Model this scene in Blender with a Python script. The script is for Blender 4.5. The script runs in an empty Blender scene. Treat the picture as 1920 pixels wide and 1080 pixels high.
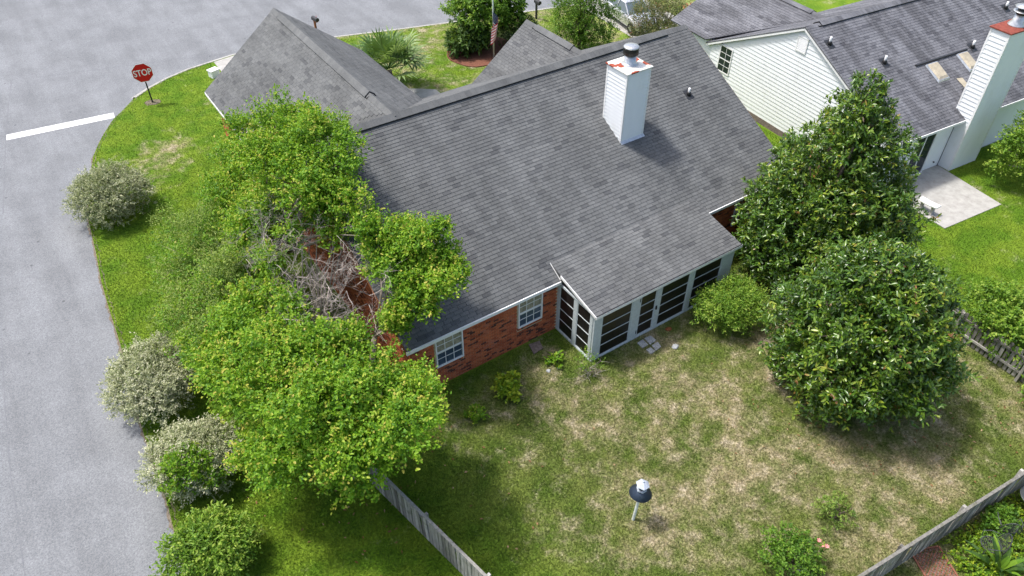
import bpy, math, random
import numpy as np
from mathutils import Vector, Matrix
rnd = random.Random(7)
R = np.random.default_rng(11)
scene = bpy.context.scene
COL = scene.collection

# ---------------------------------------------------------------- camera
F_PX, PITCH, YAW = 1400.9, math.radians(41.85), math.radians(34.116)
CAM = np.array([-6.033, -14.567, 18.816])
cd = bpy.data.cameras.new('camera'); cd.sensor_width = 36; cd.lens = 36*F_PX/1920; cd.clip_end = 2000
co = bpy.data.objects.new('camera', cd); COL.objects.link(co)
co.location = CAM; co.rotation_euler = (math.pi/2-PITCH, 0, -YAW)
scene.camera = co
# ---------------------------------------------------------------- sky and sun
SUN_DIR = Vector((-.52, .68, 1.75)).normalized()
w = bpy.data.worlds.new('World'); scene.world = w; w.use_nodes = True
nt = w.node_tree; bg = nt.nodes['Background']
sky = nt.nodes.new('ShaderNodeTexSky'); sky.sky_type = 'NISHITA'; sky.sun_disc = False
sky.sun_elevation = math.asin(SUN_DIR.z); sky.sun_rotation = math.atan2(SUN_DIR.x, SUN_DIR.y)
sky.air_density = 1.0; sky.dust_density = 4.0; sky.ozone_density = .6
nt.links.new(sky.outputs[0], bg.inputs[0]); bg.inputs[1].default_value = .15
sd = bpy.data.lights.new('sun', 'SUN'); sd.energy = 2.5; sd.angle = math.radians(6); sd.color = (1, .975, .94)
so = bpy.data.objects.new('sun', sd); COL.objects.link(so); so.location = (0, 0, 40)
so.rotation_euler = SUN_DIR.to_track_quat('Z', 'Y').to_euler()
vs = scene.view_settings; vs.view_transform = 'Standard'; vs.look = 'None'; vs.exposure = 0.75; vs.gamma = 1

# ---------------------------------------------------------------- pixel -> place
_fw = np.array([math.sin(YAW)*math.cos(PITCH), math.cos(YAW)*math.cos(PITCH), -math.sin(PITCH)])
_rt = np.array([math.cos(YAW), -math.sin(YAW), 0]); _up = np.cross(_rt, _fw)
def at(px, py, z=0.):            # the point at height z seen at photo pixel (px, py)
    d = _fw*F_PX + _rt*(px-960) + _up*(540-py); t = (z-CAM[2])/d[2]
    return CAM + t*d

# ---------------------------------------------------------------- materials
class NT:
    def __init__(s, name):
        s.m = bpy.data.materials.new(name); s.m.use_nodes = True; s.t = s.m.node_tree
        s.b = s.t.nodes['Principled BSDF']; s.out = s.t.nodes['Material Output']
    def n(s, typ, ins=None, **kw):
        nd = s.t.nodes.new('ShaderNode'+typ)
        for k, v in kw.items(): setattr(nd, k, v)
        for k, v in (ins or {}).items(): s.set(nd.inputs[k], v)
        return nd
    def set(s, sock, v):
        if isinstance(v, bpy.types.NodeSocket): s.t.links.new(v, sock)
        elif isinstance(v, bpy.types.Node): s.t.links.new(v.outputs[0], sock)
        else: sock.default_value = (*v, 1) if isinstance(v, tuple) and len(v) == 3 and sock.type == 'RGBA' else v
    def pos(s): return s.n('NewGeometry').outputs['Position']
    def noise(s, scale, detail=3, rough=.55, vec=None, stretch=None):
        v = vec if vec is not None else s.pos()
        if stretch: v = s.n('VectorMath', {0: v, 1: stretch}, operation='MULTIPLY').outputs[0]
        return s.n('TexNoise', {'Vector': v, 'Scale': scale, 'Detail': detail, 'Roughness': rough}).outputs[0]
    def math(s, op, a, b=0., c=0., clamp=False):
        return s.n('Math', {0: a, 1: b, 2: c}, operation=op, use_clamp=clamp).outputs[0]
    def rng(s, v, a, b, lo=0., hi=1., smooth=True):
        return s.n('MapRange', {0: v, 1: a, 2: b, 3: lo, 4: hi}, interpolation_type='SMOOTHSTEP' if smooth else 'LINEAR').outputs[0]
    def mix(s, f, a, b, blend='MIX'):
        nd = s.n('Mix', data_type='RGBA', blend_type=blend); s.set(nd.inputs[0], f); s.set(nd.inputs[6], a); s.set(nd.inputs[7], b)
        return nd.outputs[2]
    def ramp(s, v, stops):
        nd = s.n('ValToRGB', {0: v}); e = nd.color_ramp.elements
        while len(e) < len(stops): e.new(.5)
        for el, (p, c) in zip(e, stops): el.position = p; el.color = (*c, 1)
        return nd.outputs[0]
    def attr(s, name): return s.n('Attribute', attribute_name=name).outputs['Fac']
    def bump(s, h, strength=.3, dist=.01):
        s.set(s.b.inputs['Normal'], s.n('Bump', {'Strength': strength, 'Distance': dist, 'Height': h}))
    def fin(s, col=None, rough=.8, spec=.3, metal=0.):
        if col is not None: s.set(s.b.inputs['Base Color'], col)
        s.set(s.b.inputs['Roughness'], rough); s.set(s.b.inputs['Specular IOR Level'], spec); s.set(s.b.inputs['Metallic'], metal)
        return s.m

M = {}
def plain(name, c, rough=.6, spec=.3, metal=0., var=.12, scale=9., bump=0.):
    t = NT(name); n = t.noise(scale, 5, .65)
    f = t.rng(n, .3, .7, 1-var, 1+var)
    col = t.mix(1., c, t.n('CombineColor', {0: f, 1: f, 2: f}).outputs[0], 'MULTIPLY')
    if bump: t.bump(n, bump)
    M[name] = t.fin(col, rough, spec, metal); return M[name]

def lawn_color(t):
    p = t.pos(); x, y, z = [t.n('SeparateXYZ', {0: p}).outputs[i] for i in range(3)]
    n1 = t.noise(.33, 3, .55, p); n2 = t.noise(1.7, 5, .68, p); n3 = t.noise(14., 4, .75, p); n4 = t.noise(.9, 2, .5, t.n('VectorMath', {0: p, 1: (31., 17., 0.)}, operation='ADD').outputs[0])
    m = t.math('MULTIPLY', t.rng(x, -2.4, 2.6), t.rng(y, 1.2, -2.0))
    m = t.math('MULTIPLY', m, t.rng(x, 18.5, 16.5))
    front = t.math('MULTIPLY', t.rng(y, 13., 17.), t.rng(x, 8., 11.))
    bias = t.math('MULTIPLY_ADD', m, .075, -.075)
    for c_, r_, a_ in (((6.2, -6.0, 0.), 7.0, .065), ((9.5, -10.5, 0.), 4.5, .06), ((12.5, -4.0, 0.), 4.0, .07), ((14.5, -9.5, 0.), 4.0, .055)):
        d_ = t.n('VectorMath', {0: p, 1: c_}, operation='DISTANCE').outputs['Value']; bias = t.math('ADD', bias, t.rng(d_, r_, r_*.15, 0., a_))
    bias = t.math('MULTIPLY_ADD', front, .13, bias)
    dd = t.n('VectorMath', {0: p, 1: (-3.2, 19.5, 0.)}, operation='DISTANCE').outputs['Value']; bias = t.math('ADD', bias, t.rng(dd, 3.2, .5, 0., .14))
    v = t.math('ADD', t.math('MULTIPLY_ADD', n1, .45, t.math('MULTIPLY', n2, .55)), bias)
    v = t.math('MULTIPLY_ADD', t.math('SUBTRACT', n3, .5), .22, v)
    dry = t.rng(v, .47, .70)
    lush = t.mix(t.rng(n4, .35, .65), (.095, .185, .014), (.152, .235, .021))
    yard = t.mix(t.rng(n4, .3, .7), (.095, .145, .025), (.165, .20, .05))
    green = t.mix(m, lush, yard)
    straw = t.mix(t.rng(n2, .5, .75), (.34, .295, .17), (.52, .45, .335))
    col = t.mix(dry, green, straw)
    f = t.rng(n3, .25, .75, .62, 1.3)
    return t.mix(1., col, t.n('CombineColor', {0: f, 1: f, 2: f}).outputs[0], 'MULTIPLY'), n3

t = NT('lawn'); c, h = lawn_color(t); t.bump(t.noise(45., 3, .7), .8, .03); M['lawn'] = t.fin(c, .95, .1)
t = NT('grass_blades'); c, h = lawn_color(t); a = t.attr('tint')
c = t.mix(1., c, t.ramp(a, [(0, (.62, .70, .55)), (.5, (1, 1, 1)), (.85, (1.25, 1.2, 1.15)), (1, (1.75, 1.5, 1.5))]), 'MULTIPLY')
tr = t.n('BsdfTranslucent', {0: c}); t.fin(c, .6, .2)
mx = t.n('MixShader', {0: .3, 1: t.b.outputs[0], 2: tr.outputs[0]}); t.t.links.new(mx.outputs[0], t.out.inputs[0]); M['grass_blades'] = t.m

t = NT('asphalt'); p = t.pos()
agg = t.noise(24., 3, .85, p); mid = t.noise(.55, 4, .6, p); streak = t.noise(.5, 3, .6, p, (2.2, .25, 1.)); fine = t.noise(90., 1, .5, p)
c = t.ramp(t.math('MULTIPLY_ADD', agg, .6, t.math('MULTIPLY', fine, .4)), [(.32, (.078, .083, .090)), (.5, (.190, .199, .210)), (.66, (.305, .314, .325))])
f = t.rng(t.math('MULTIPLY_ADD', streak, .5, t.math('MULTIPLY', mid, .5)), .32, .68, .80, 1.10)
c = t.mix(1., c, t.n('CombineColor', {0: f, 1: f, 2: f}).outputs[0], 'MULTIPLY')
spots = t.n('TexVoronoi', {'Vector': p, 'Scale': 1.1}); c = t.mix(t.math('MULTIPLY', t.rng(spots.outputs[0], .075, .045), .6), c, (.06, .06, .065))
t.bump(agg, .5, .01); M['asphalt'] = t.fin(c, .9, .25)

t = NT('concrete'); p = t.pos(); n = t.noise(3., 6, .7, p); g = t.noise(60., 2, .6, p)
c = t.ramp(t.math('MULTIPLY_ADD', n, .75, t.math('MULTIPLY', g, .25)), [(.3, (.26, .25, .23)), (.55, (.39, .38, .355)), (.75, (.48, .465, .44))]); t.bump(g, .25, .005); M['concrete'] = t.fin(c, .85, .25)

def shingle_mat(name, lo, hi, streaks=0.):
    t = NT(name); p = t.pos(); a = t.attr('tint'); gr = t.noise(120., 1, .6, p); big = t.noise(.5, 3, .6, p); st = t.noise(1., 3, .6, p, (1.8, .35, .35))
    c = t.ramp(a, [(0, lo), (.25, tuple(l*.6+h*.4 for l, h in zip(lo, hi))), (1, hi)])
    f = t.math('MULTIPLY', t.rng(gr, .25, .75, .62, 1.38), t.rng(big, .3, .7, .9, 1.1))
    if streaks: f = t.math('MULTIPLY', f, t.rng(st, .35, .62, 1-streaks, 1.08))
    c = t.mix(1., c, t.n('CombineColor', {0: f, 1: f, 2: f}).outputs[0], 'MULTIPLY'); t.bump(gr, .4, .004)
    M[name] = t.fin(c, .92, .2)
shingle_mat('shingle', (.076, .079, .083), (.138, .142, .142), .10)
shingle_mat('old_shingle', (.088, .090, .102), (.172, .175, .190), .34)
t = NT('brick'); a = t.attr('tint'); p = t.pos(); n = t.noise(30., 4, .7, p)
c = t.ramp(a, [(0, (.085, .042, .034)), (.16, (.125, .052, .038)), (.24, (.29, .078, .042)), (.55, (.43, .118, .054)), (.85, (.54, .165, .07)), (1, (.41, .145, .09))])
f = t.rng(n, .3, .7, .7, 1.25); c = t.mix(1., c, t.n('CombineColor', {0: f, 1: f, 2: f}).outputs[0], 'MULTIPLY'); t.bump(n, .3, .004); M['brick'] = t.fin(c, .9, .2)
plain('mortar', (.52, .43, .28), .95, .1, var=.25, scale=25)
t = NT('white_siding'); p = t.pos(); n = t.noise(1.4, 5, .65, p, (1., 1., .5)); c = t.ramp(n, [(.25, (.71, .72, .72)), (.45, (.79, .81, .82)), (.7, (.82, .84, .85))]); M['white_siding'] = t.fin(c, .5, .35)
plain('white_trim', (.80, .80, .79), .45, .35, var=.06)
plain('grey_trim', (.52, .57, .58), .5, .3, var=.08)
plain('dark_metal', (.03, .031, .034), .45, .4)
plain('tar', (.165, .172, .185), .85, .2)
plain('black', (.012, .012, .013), .5, .4)
plain('galvanised', (.55, .56, .57), .35, .5, .7, var=.2, scale=6)
plain('pole_white', (.72, .75, .70), .5)
plain('soil', (.17, .14, .105), .95, .1, var=.4, scale=14, bump=.5)
plain('mulch', (.17, .075, .05), .95, .1, var=.5, scale=30, bump=.8)
plain('flagstone', (.36, .37, .37), .85, .2, var=.25, scale=12, bump=.3)
plain('brown_stone', (.20, .16, .14), .9, .2, var=.3, scale=12, bump=.3)
plain('bark', (.16, .125, .10), .95, .1, var=.4, scale=20, bump=.6)
plain('pale_bark', (.36, .31, .25), .9, .1, var=.3, scale=18, bump=.4)
plain('dead_twig', (.43, .375, .34), .9, .1, var=.25, scale=12)
plain('red_paint', (.62, .008, .016), .35, .4, var=.05)
plain('white_paint', (.86, .86, .84), .6, .3, var=.06, scale=20)
plain('skylight_dome', (.42, .37, .27), .3, .5, var=.18, scale=4)
plain('copper_wood', (.24, .085, .03), .7, .3)
plain('tyre', (.02, .02, .02), .85, .2)
plain('blue_cloth', (.02, .03, .12), .85, .1); plain('red_cloth', (.50, .015, .03), .85, .1); plain('white_cloth', (.75, .73, .72), .85, .1)
plain('rust_lattice', (.24, .10, .065), .85, .2, var=.3, scale=15)
plain('navy_metal', (.035, .05, .08), .4, .45, var=.15)
plain('lantern_grey', (.42, .46, .52), .45, .4, var=.2, scale=20)
plain('chair_metal', (.05, .055, .055), .5, .4)
plain('flower_pink', (.75, .28, .28), .7, .2); plain('flower_white', (.85, .82, .72), .7, .2); plain('flower_red', (.62, .12, .10), .7, .2)
plain('interior', (.05, .045, .04), .9, .1)
plain('curtain', (.30, .28, .20), .9, .1, var=.3, scale=8)
t = NT('stop_line_paint'); p = t.pos(); n = t.noise(16., 5, .8, p); c = t.mix(t.rng(n, .38, .5), (.38, .385, .39), (.80, .80, .78)); M['stop_line_paint'] = t.fin(c, .7, .3)
t = NT('rusty_cap'); p = t.pos(); n = t.n('TexVoronoi', {'Vector': t.n('VectorMath', {0: p, 1: t.n('VectorMath', {0: t.n('TexNoise', {'Vector': p, 'Scale': 5.}).outputs[1], 1: (.3, .3, .3)}, operation='MULTIPLY').outputs[0]}, operation='ADD').outputs[0], 'Scale': 2.4}).outputs[0]
c = t.mix(t.rng(n, .41, .45), (.30, .065, .035), (.72, .70, .65)); M['rusty_cap'] = t.fin(c, .7, .3)
t = NT('rust_cap_full'); n = t.noise(9., 4); M['rust_cap_full'] = t.fin(t.ramp(n, [(.3, (.15, .035, .025)), (.7, (.28, .07, .045))]), .75, .3)
t = NT('fence_wood'); p = t.pos(); a = t.n('ObjectInfo').outputs['Random']; n = t.noise(2.2, 5, .7, p, (6., 6., .8)); m = t.noise(3., 3, .6, p)
c = t.ramp(t.math('MULTIPLY_ADD', n, .6, t.math('MULTIPLY', a, .4)), [(.25, (.10, .095, .085)), (.5, (.26, .25, .225)), (.75, (.46, .445, .41))]); t.bump(n, .4, .006)
c = t.mix(t.rng(m, .5, .7, 0., .45), c, (.10, .11, .05)); M['fence_wood'] = t.fin(c, .92, .15)
t = NT('glass'); M['glass'] = t.fin((.02, .028, .035), .06, .7)
t = NT('window_glass'); n = t.noise(1.5, 3); M['window_glass'] = t.fin(t.ramp(n, [(.35, (.035, .055, .085)), (.65, (.085, .125, .175))]), .12, .6)
t = NT('screen_vinyl'); M['screen_vinyl'] = t.fin((.016, .014, .012), .28, .35)
t = NT('car_paint'); M['car_paint'] = t.fin((.62, .63, .65), .25, .5, .55)
t = NT('car_glass'); M['car_glass'] = t.fin((.09, .12, .14), .08, .7)

def leaf_mat(name, stops, rough=.5, spec=.3, trans=.28):
    t = NT(name); a = t.attr('tint'); n = t.noise(1.1, 2, .6)
    c = t.ramp(t.math('MULTIPLY_ADD', t.math('SUBTRACT', n, .5), .35, a, clamp=True), stops)
    t.fin(c, rough, spec); tr = t.n('BsdfTranslucent', {0: t.mix(.35, c, (.35, .5, .02))})
    mx = t.n('MixShader', {0: trans, 1: t.b.outputs[0], 2: tr.outputs[0]}); t.t.links.new(mx.outputs[0], t.out.inputs[0]); M[name] = t.m
leaf_mat('leaf_bright', [(0, (.05, .145, .012)), (.4, (.125, .29, .016)), (.75, (.25, .42, .024)), (.94, (.44, .51, .06)), (1, (.52, .46, .09))], trans=.42)
leaf_mat('leaf_olive', [(0, (.08, .15, .025)), (.5, (.18, .28, .04)), (1, (.36, .43, .11))])
leaf_mat('leaf_magnolia', [(0, (.025, .065, .010)), (.4, (.065, .145, .016)), (.72, (.15, .24, .024)), (.94, (.30, .35, .04)), (1, (.24, .12, .04))], .3, .5, .2)
leaf_mat('leaf_sage', [(0, (.11, .135, .06)), (.4, (.28, .315, .155)), (.8, (.47, .49, .30)), (1, (.58, .57, .41))], .7, .15, .2)
leaf_mat('leaf_mid', [(0, (.045, .115, .012)), (.5, (.115, .24, .022)), (.85, (.22, .36, .035)), (1, (.34, .44, .07))], trans=.34)
leaf_mat('leaf_dark', [(0, (.012, .035, .010)), (.5, (.035, .085, .018)), (1, (.09, .16, .03))])
leaf_mat('leaf_autumn', [(0, (.05, .075, .03)), (.5, (.12, .15, .05)), (.9, (.24, .20, .08)), (1, (.35, .12, .08))])
leaf_mat('leaf_palm', [(0, (.05, .11, .03)), (.5, (.12, .22, .06)), (1, (.30, .40, .17))], .45, .35)
leaf_mat('brown_leaf', [(0, (.16, .07, .03)), (.5, (.28, .16, .08)), (1, (.42, .30, .18))], .7, .15, .1)
leaf_mat('leaf_lime', [(0, (.07, .15, .008)), (.5, (.17, .30, .014)), (1, (.36, .42, .03))])

# ---------------------------------------------------------------- mesh builder
class MB:
    def __init__(s): s.v = []; s.f = []; s.t = []; s.k = 0
    def add(s, v, f, tint=.5):
        s.v.extend([tuple(map(float, q)) for q in v]); s.f.extend([tuple(i+s.k for i in q) for q in f]); s.t.extend([tint]*len(f)); s.k += len(v); return s
    def box(s, a, b, tint=.5):
        (x0, y0, z0), (x1, y1, z1) = a, b
        return s.add([(x0,y0,z0),(x1,y0,z0),(x1,y1,z0),(x0,y1,z0),(x0,y0,z1),(x1,y0,z1),(x1,y1,z1),(x0,y1,z1)],
                     [(0,3,2,1),(4,5,6,7),(0,1,5,4),(1,2,6,5),(2,3,7,6),(3,0,4,7)], tint)
    def bar(s, a, b, w, h, up=(0, 0, 1), tint=.5):      # box along a-b, w sideways, h along up
        a = Vector(a); b = Vector(b); d = (b-a).normalized(); u = Vector(up)
        r = d.cross(u).normalized()*w/2; u = r.cross(d).normalized()*h/2
        return s.add([a-r-u, a+r-u, a+r+u, a-r+u, b-r-u, b+r-u, b+r+u, b-r+u], [(0,3,2,1),(4,5,6,7),(0,1,5,4),(1,2,6,5),(2,3,7,6),(3,0,4,7)], tint)
    def prism(s, poly, z0, z1, tint=.5):
        n = len(poly)
        return s.add([(x, y, z0) for x, y in poly]+[(x, y, z1) for x, y in poly],
                     [tuple(range(n-1, -1, -1)), tuple(range(n, 2*n))]+[(i, (i+1) % n, n+(i+1) % n, n+i) for i in range(n)], tint)
    def tube(s, pts, rad, n=6, tint=.5):
        pts = [Vector(p) for p in pts]; vs = []; fs = []
        for i, p in enumerate(pts):
            d = (pts[min(i+1, len(pts)-1)]-pts[max(i-1, 0)]).normalized()
            x = d.cross(Vector((.31, .17, .93))); x = x.normalized() if x.length > 1e-4 else Vector((1, 0, 0)); y = d.cross(x)
            r = rad[i] if hasattr(rad, '__len__') else rad
            vs += [p+(x*math.cos(2*math.pi*k/n)+y*math.sin(2*math.pi*k/n))*r for k in range(n)]
        for i in range(len(pts)-1):
            fs += [(i*n+k, i*n+(k+1) % n, (i+1)*n+(k+1) % n, (i+1)*n+k) for k in range(n)]
        fs += [tuple(range(n-1, -1, -1)), tuple((len(pts)-1)*n+k for k in range(n))]
        return s.add(vs, fs, tint)
    def lathe(s, prof, n=20, c=(0, 0)):                 # prof: (r, z) from bottom to top
        vs = [(c[0]+r*math.cos(2*math.pi*k/n), c[1]+r*math.sin(2*math.pi*k/n), z) for r, z in prof for k in range(n)]
        fs = [(i*n+k, i*n+(k+1) % n, (i+1)*n+(k+1) % n, (i+1)*n+k) for i in range(len(prof)-1) for k in range(n)]
        fs += [tuple(range(n-1, -1, -1)), tuple((len(prof)-1)*n+k for k in range(n))]
        return s.add(vs, fs)
    def mesh(s, name, mat, smooth=False):
        m = bpy.data.meshes.new(name); m.from_pydata(s.v, [], s.f)
        at_ = m.attributes.new('tint', 'FLOAT', 'FACE'); at_.data.foreach_set('value', np.array(s.t, np.float32))
        m.materials.append(M[mat])
        if smooth: m.polygons.foreach_set('use_smooth', [True]*len(m.polygons))
        return m
    def build(s, name, mat, parent=None, smooth=False, **props): return link(name, s.mesh(name, mat, smooth), parent, **props)

def link(name, mesh, parent=None, loc=None, **props):
    o = bpy.data.objects.new(name, mesh); COL.objects.link(o)
    if parent is not None: o.parent = parent
    if loc is not None: o.location = loc
    for k, v in props.items(): o[k] = v
    return o
def thing(name, label, cat, loc=(0, 0, 0), rz=0., group=None):
    o = bpy.data.objects.new(name, None); COL.objects.link(o); o.location = loc; o.rotation_euler = (0, 0, rz); o.empty_display_size = .3
    o['label'] = label; o['category'] = cat
    if group: o['group'] = group
    return o
def bevel(o, wdt=.01, seg=2):
    m = o.modifiers.new('bevel', 'BEVEL'); m.width = wdt; m.segments = seg; m.limit_method = 'ANGLE'; return o
def tri_mesh(name, V, Fq, tint, mat):                   # V (n,3), Fq (m,k) with k = 3 or 4, tint (m,)
    m = bpy.data.meshes.new(name); n, k = Fq.shape
    m.vertices.add(len(V)); m.vertices.foreach_set('co', np.ascontiguousarray(V, np.float32).ravel())
    m.loops.add(n*k); m.loops.foreach_set('vertex_index', np.ascontiguousarray(Fq, np.int32).ravel())
    m.polygons.add(n); m.polygons.foreach_set('loop_start', np.arange(0, n*k, k, dtype=np.int32))
    a = m.attributes.new('tint', 'FLOAT', 'FACE'); a.data.foreach_set('value', np.clip(tint, 0, 1).astype(np.float32))
    m.materials.append(M[mat]); m.update(calc_edges=True); return m

# ================================================================= SETTING
def struct(name, mb, mat): return mb.build(name, mat, kind='structure')
struct('ground', MB().add([(-400, -400, -.16), (400, -400, -.16), (400, 400, -.16), (-400, 400, -.16)], [(0, 1, 2, 3)]), 'lawn')
struct('road', MB().add([(-19, -80, -.10), (120, -80, -.10), (120, 52, -.10), (-19, 52, -.10)], [(0, 1, 2, 3)]), 'asphalt')
EDGE = [(-7.9, -30), (-7.85, -8), (-7.74, -1.81), (-7.66, -.35), (-7.56, .81), (-7.5, 3.62), (-7.38, 5.43), (-7.2, 7.69), (-7.1, 10.19), (-7.0, 11.94), (-6.78, 14.0), (-6.6, 16.16), (-6.16, 18.55),
        (-5.34, 21.54), (-4.89, 22.57), (-4.37, 23.61), (-3.73, 24.7), (-3.14, 25.37), (-2.28, 26.44), (-1.26, 27.21), (-.27, 27.75), (1.03, 28.22), (2.27, 28.42), (3.7, 28.65)]
KERB = [(3.7, 28.65), (6.8, 28.3), (10.0, 27.52), (13.11, 26.55), (16.6, 25.57), (21.91, 24.23), (30, 22.2), (60, 15)]
BLOCK = EDGE+KERB[1:]+[(60, -30)]
lawn = MB()
lawn.add([(x, y, 0.) for x, y in BLOCK], [tuple(range(len(BLOCK)-1, -1, -1))])
struct('lawn', lawn, 'lawn')
# ragged soil edge between lawn and road
pts = []
for (x0, y0), (x1, y1) in zip(EDGE[:-1], EDGE[1:]):
    L = math.hypot(x1-x0, y1-y0); k = max(1, int(L/.11))
    pts += [(x0+(x1-x0)*i/k, y0+(y1-y0)*i/k, x1-x0, y1-y0) for i in range(k)]
sv = []; sf = []
for i, (x, y, dx, dy) in enumerate(pts):
    L = math.hypot(dx, dy); nx, ny = -dy/L, dx/L; wv_ = math.sin(i*.37)+math.sin(i*.83+1)+math.sin(i*1.9); a = .05+.022*wv_+.05*rnd.random(); b = -.07-.02*wv_-.08*rnd.random()
    sv += [(x+nx*a, y+ny*a, -.097), (x+nx*.03, y+ny*.03, -.035+.02*rnd.random()), (x+nx*b, y+ny*b, .006)]
    if i: sf += [(3*i-3, 3*i-2, 3*i+1, 3*i), (3*i-2, 3*i-1, 3*i+2, 3*i+1)]
struct('verge_soil', MB().add(sv, sf), 'soil')
kb = MB(); ks = []
full = EDGE[18:]+KERB[1:]
for i, (x, y) in enumerate(full):
    x0, y0 = full[max(i-1, 0)]; x1, y1 = full[min(i+1, len(full)-1)]; L = math.hypot(x1-x0, y1-y0); nx, ny = -(y1-y0)/L, (x1-x0)/L
    ks.append([(x+nx*o, y+ny*o, z) for o, z in ((.30, -.096), (.16, -.07), (.10, .012), (-.05, .016), (-.08, -.05))])
kv = [q for r in ks for q in r]; kf = [(5*i+j, 5*i+j+1, 5*i+j+6, 5*i+j+5) for i in range(len(ks)-1) for j in range(4)]
struct('kerb', kb.add(kv, kf), 'concrete')
a, b = at(12, 258, -.1), at(214, 216, -.1); d = (b-a)/np.linalg.norm(b-a); n = np.array([-d[1], d[0], 0])*.29
struct('stop_line', MB().add([a-n+[0, 0, .005], b-n+[0, 0, .005], b+n+[0, 0, .005], a+n+[0, 0, .005]], [(0, 1, 2, 3)]), 'stop_line_paint')
sl = MB()                                               # tar filled seams in the asphalt
for seq in ([(4, 640), (10, 770), (20, 893), (31, 960), (43, 1053), (48, 1090)], [(60, 146), (200, 128), (330, 112), (430, 99)], [(22, 150), (12, 230), (8, 330), (6, 400)]):
    q = [at(x, y, -.0955) for x, y in seq]
    for i in range(len(q)-1):
        k = 5
        for j in range(k):
            a = q[i]+(q[i+1]-q[i])*j/k; b = q[i]+(q[i+1]-q[i])*(j+1)/k; d = (b-a)/np.linalg.norm(b-a); n = np.array([-d[1], d[0], 0])*(.008+.012*rnd.random())
            sl.add([a-n, b-n, b+n, a+n], [(0, 1, 2, 3)])
struct('road_seam', sl, 'tar')
struct('garage_apron', MB().prism([(2.35, 18.4), (6.6, 18.4), (6.7, 28.2), (4.0, 28.55), (2.5, 28.3)], -.05, .02), 'concrete')
struct('front_path', MB().prism([(9.9, 13.6), (11.3, 13.6), (11.3, 18.3), (10.2, 19.2), (6.9, 19.2), (6.9, 18.2), (9.9, 18.0)], -.05, .025), 'concrete')
struct('neighbour_driveway', MB().prism([(24.1, 13.6), (28.4, 13.2), (29.2, 22.3), (24.9, 23.3)], -.05, .02), 'concrete')
q = [at(*a) for a in ((1771, 429), (1877, 384), (1757, 308), (1690, 337))]
struct('patio', MB().prism([(q[0][0], q[0][1]), (q[1][0], q[1][1]), (26.78, -1.1), (22.9, -.75)], -.05, .03), 'concrete')
def ellipse(cx, cy, rx, ry, n=28, j=.08): return [(cx+rx*math.cos(2*math.pi*i/n)*(1+j*(rnd.random()-.5)), cy+ry*math.sin(2*math.pi*i/n)*(1+j*(rnd.random()-.5))) for i in range(n)]
struct('mulch_bed', MB().prism(ellipse(15.9, 20.9, 2.2, 1.9), -.03, .05), 'mulch')

# ================================================================= SHINGLES
TABW, TABH = .305, .135
def tab_geo(w, h, gap=.011):
    # local: x along the eave, y up the slope, z off the deck; lower edge proud
    x0, x1 = gap/2, w-gap/2
    return [(x0, 0, .015), (x1, 0, .015), (x1, h+.0, .002), (x0, h+.0, .002), (x0, 0, -.004), (x1, 0, -.004), (x1, h, -.004), (x0, h, -.004)], [(0, 1, 2, 3), (4, 5, 1, 0), (5, 6, 2, 1), (7, 4, 0, 3)]
class Slope:
    def __init__(s, P, u, v, length, height, keep=None, w=TABW, h=TABH, mean=.62, sd=.15):
        s.P, s.u, s.v = Vector(P), Vector(u).normalized(), Vector(v).normalized(); s.n = s.u.cross(s.v); s.tabs = []
        rows = int(math.ceil(height/h))
        for r in range(rows):
            y0 = r*h; hh = min(h, height-y0); x = -(r % 2)*w/2-(w*.17 if r % 4 > 1 else 0); prev = mean
            while x < length:
                a, b = max(x, 0), min(x+w, length); x += w
                if b-a < .03: continue
                if rnd.random() > .12: prev = min(1, max(0, rnd.gauss(mean, sd) if rnd.random() > .09 else rnd.uniform(0, .25)))
                if keep and not keep((a+b)/2, y0): continue
                s.tabs.append((a, y0, b-a, hh, prev))
    def world(s, x, y, z=0.): return s.P+s.u*x+s.v*y+s.n*z
    def joined(s, name, mat, parent, skip=()):
        mb = MB()
        for i, (x, y, w_, h_, t_) in enumerate(s.tabs):
            if i in skip: continue
            V, Fc = tab_geo(w_, h_); mb.add([s.world(x+p, y+q, z) for p, q, z in V], Fc, t_)
        return mb.build(name, mat, parent, kind='stuff')
    def deck(s, mb, length, height, th=.06, low=None):
        A = [s.world(0, 0, -.005), s.world(low or length, 0, -.005), s.world(length, height, -.005), s.world(0, height, -.005)]
        Bq = [a-s.n*th for a in A]; mb.add(A+Bq, [(0, 1, 2, 3), (7, 6, 5, 4), (0, 4, 5, 1), (1, 5, 6, 2), (2, 6, 7, 3), (3, 7, 4, 0)], .3)

# ================================================================= THE BRICK HOUSE
house = thing('brick_house', 'red brick house with a grey shingle roof, white chimney and glazed back porch', 'house')
L, W, ZE, ZR = 17.306, 6.844, 2.4, 6.089
sl_ = (ZR-ZE)/W; SLEN = math.hypot(W, ZR-ZE)
def roof_z(y): return ZE+sl_*y if y <= W else ZR-sl_*(y-W)
main_back = Slope((0, 0, ZE), (1, 0, 0), (0, W, ZR-ZE), L, SLEN)
main_front = Slope((L, 2*W, ZE), (-1, 0, 0), (0, -W, ZR-ZE), L, SLEN)
WX, WR, WF, WZR, WZE = -.241, 3.553, 18.168, 6.142, 3.265     # garage wing, ridge along Y
wl = math.hypot(WR-WX, WZR-WZE)
vk = lambda a, y: a < (WF-12.25)+(12.25-6.9)*y/wl
wing_left = Slope((WX, WF, WZE), (0, -1, 0), (WR-WX, 0, WZR-WZE), WF-6.7, wl, keep=vk)
wing_right = Slope((2*WR-WX, 6.7, WZE), (0, 1, 0), (WX-WR, 0, WZR-WZE), WF-6.7, wl)
G2X, G2Z, G2F, G2E = 13.6, 5.02, 13.2, 2.3                     # small front gable
g2l = math.hypot(3.6, G2Z-G2E)
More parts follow.
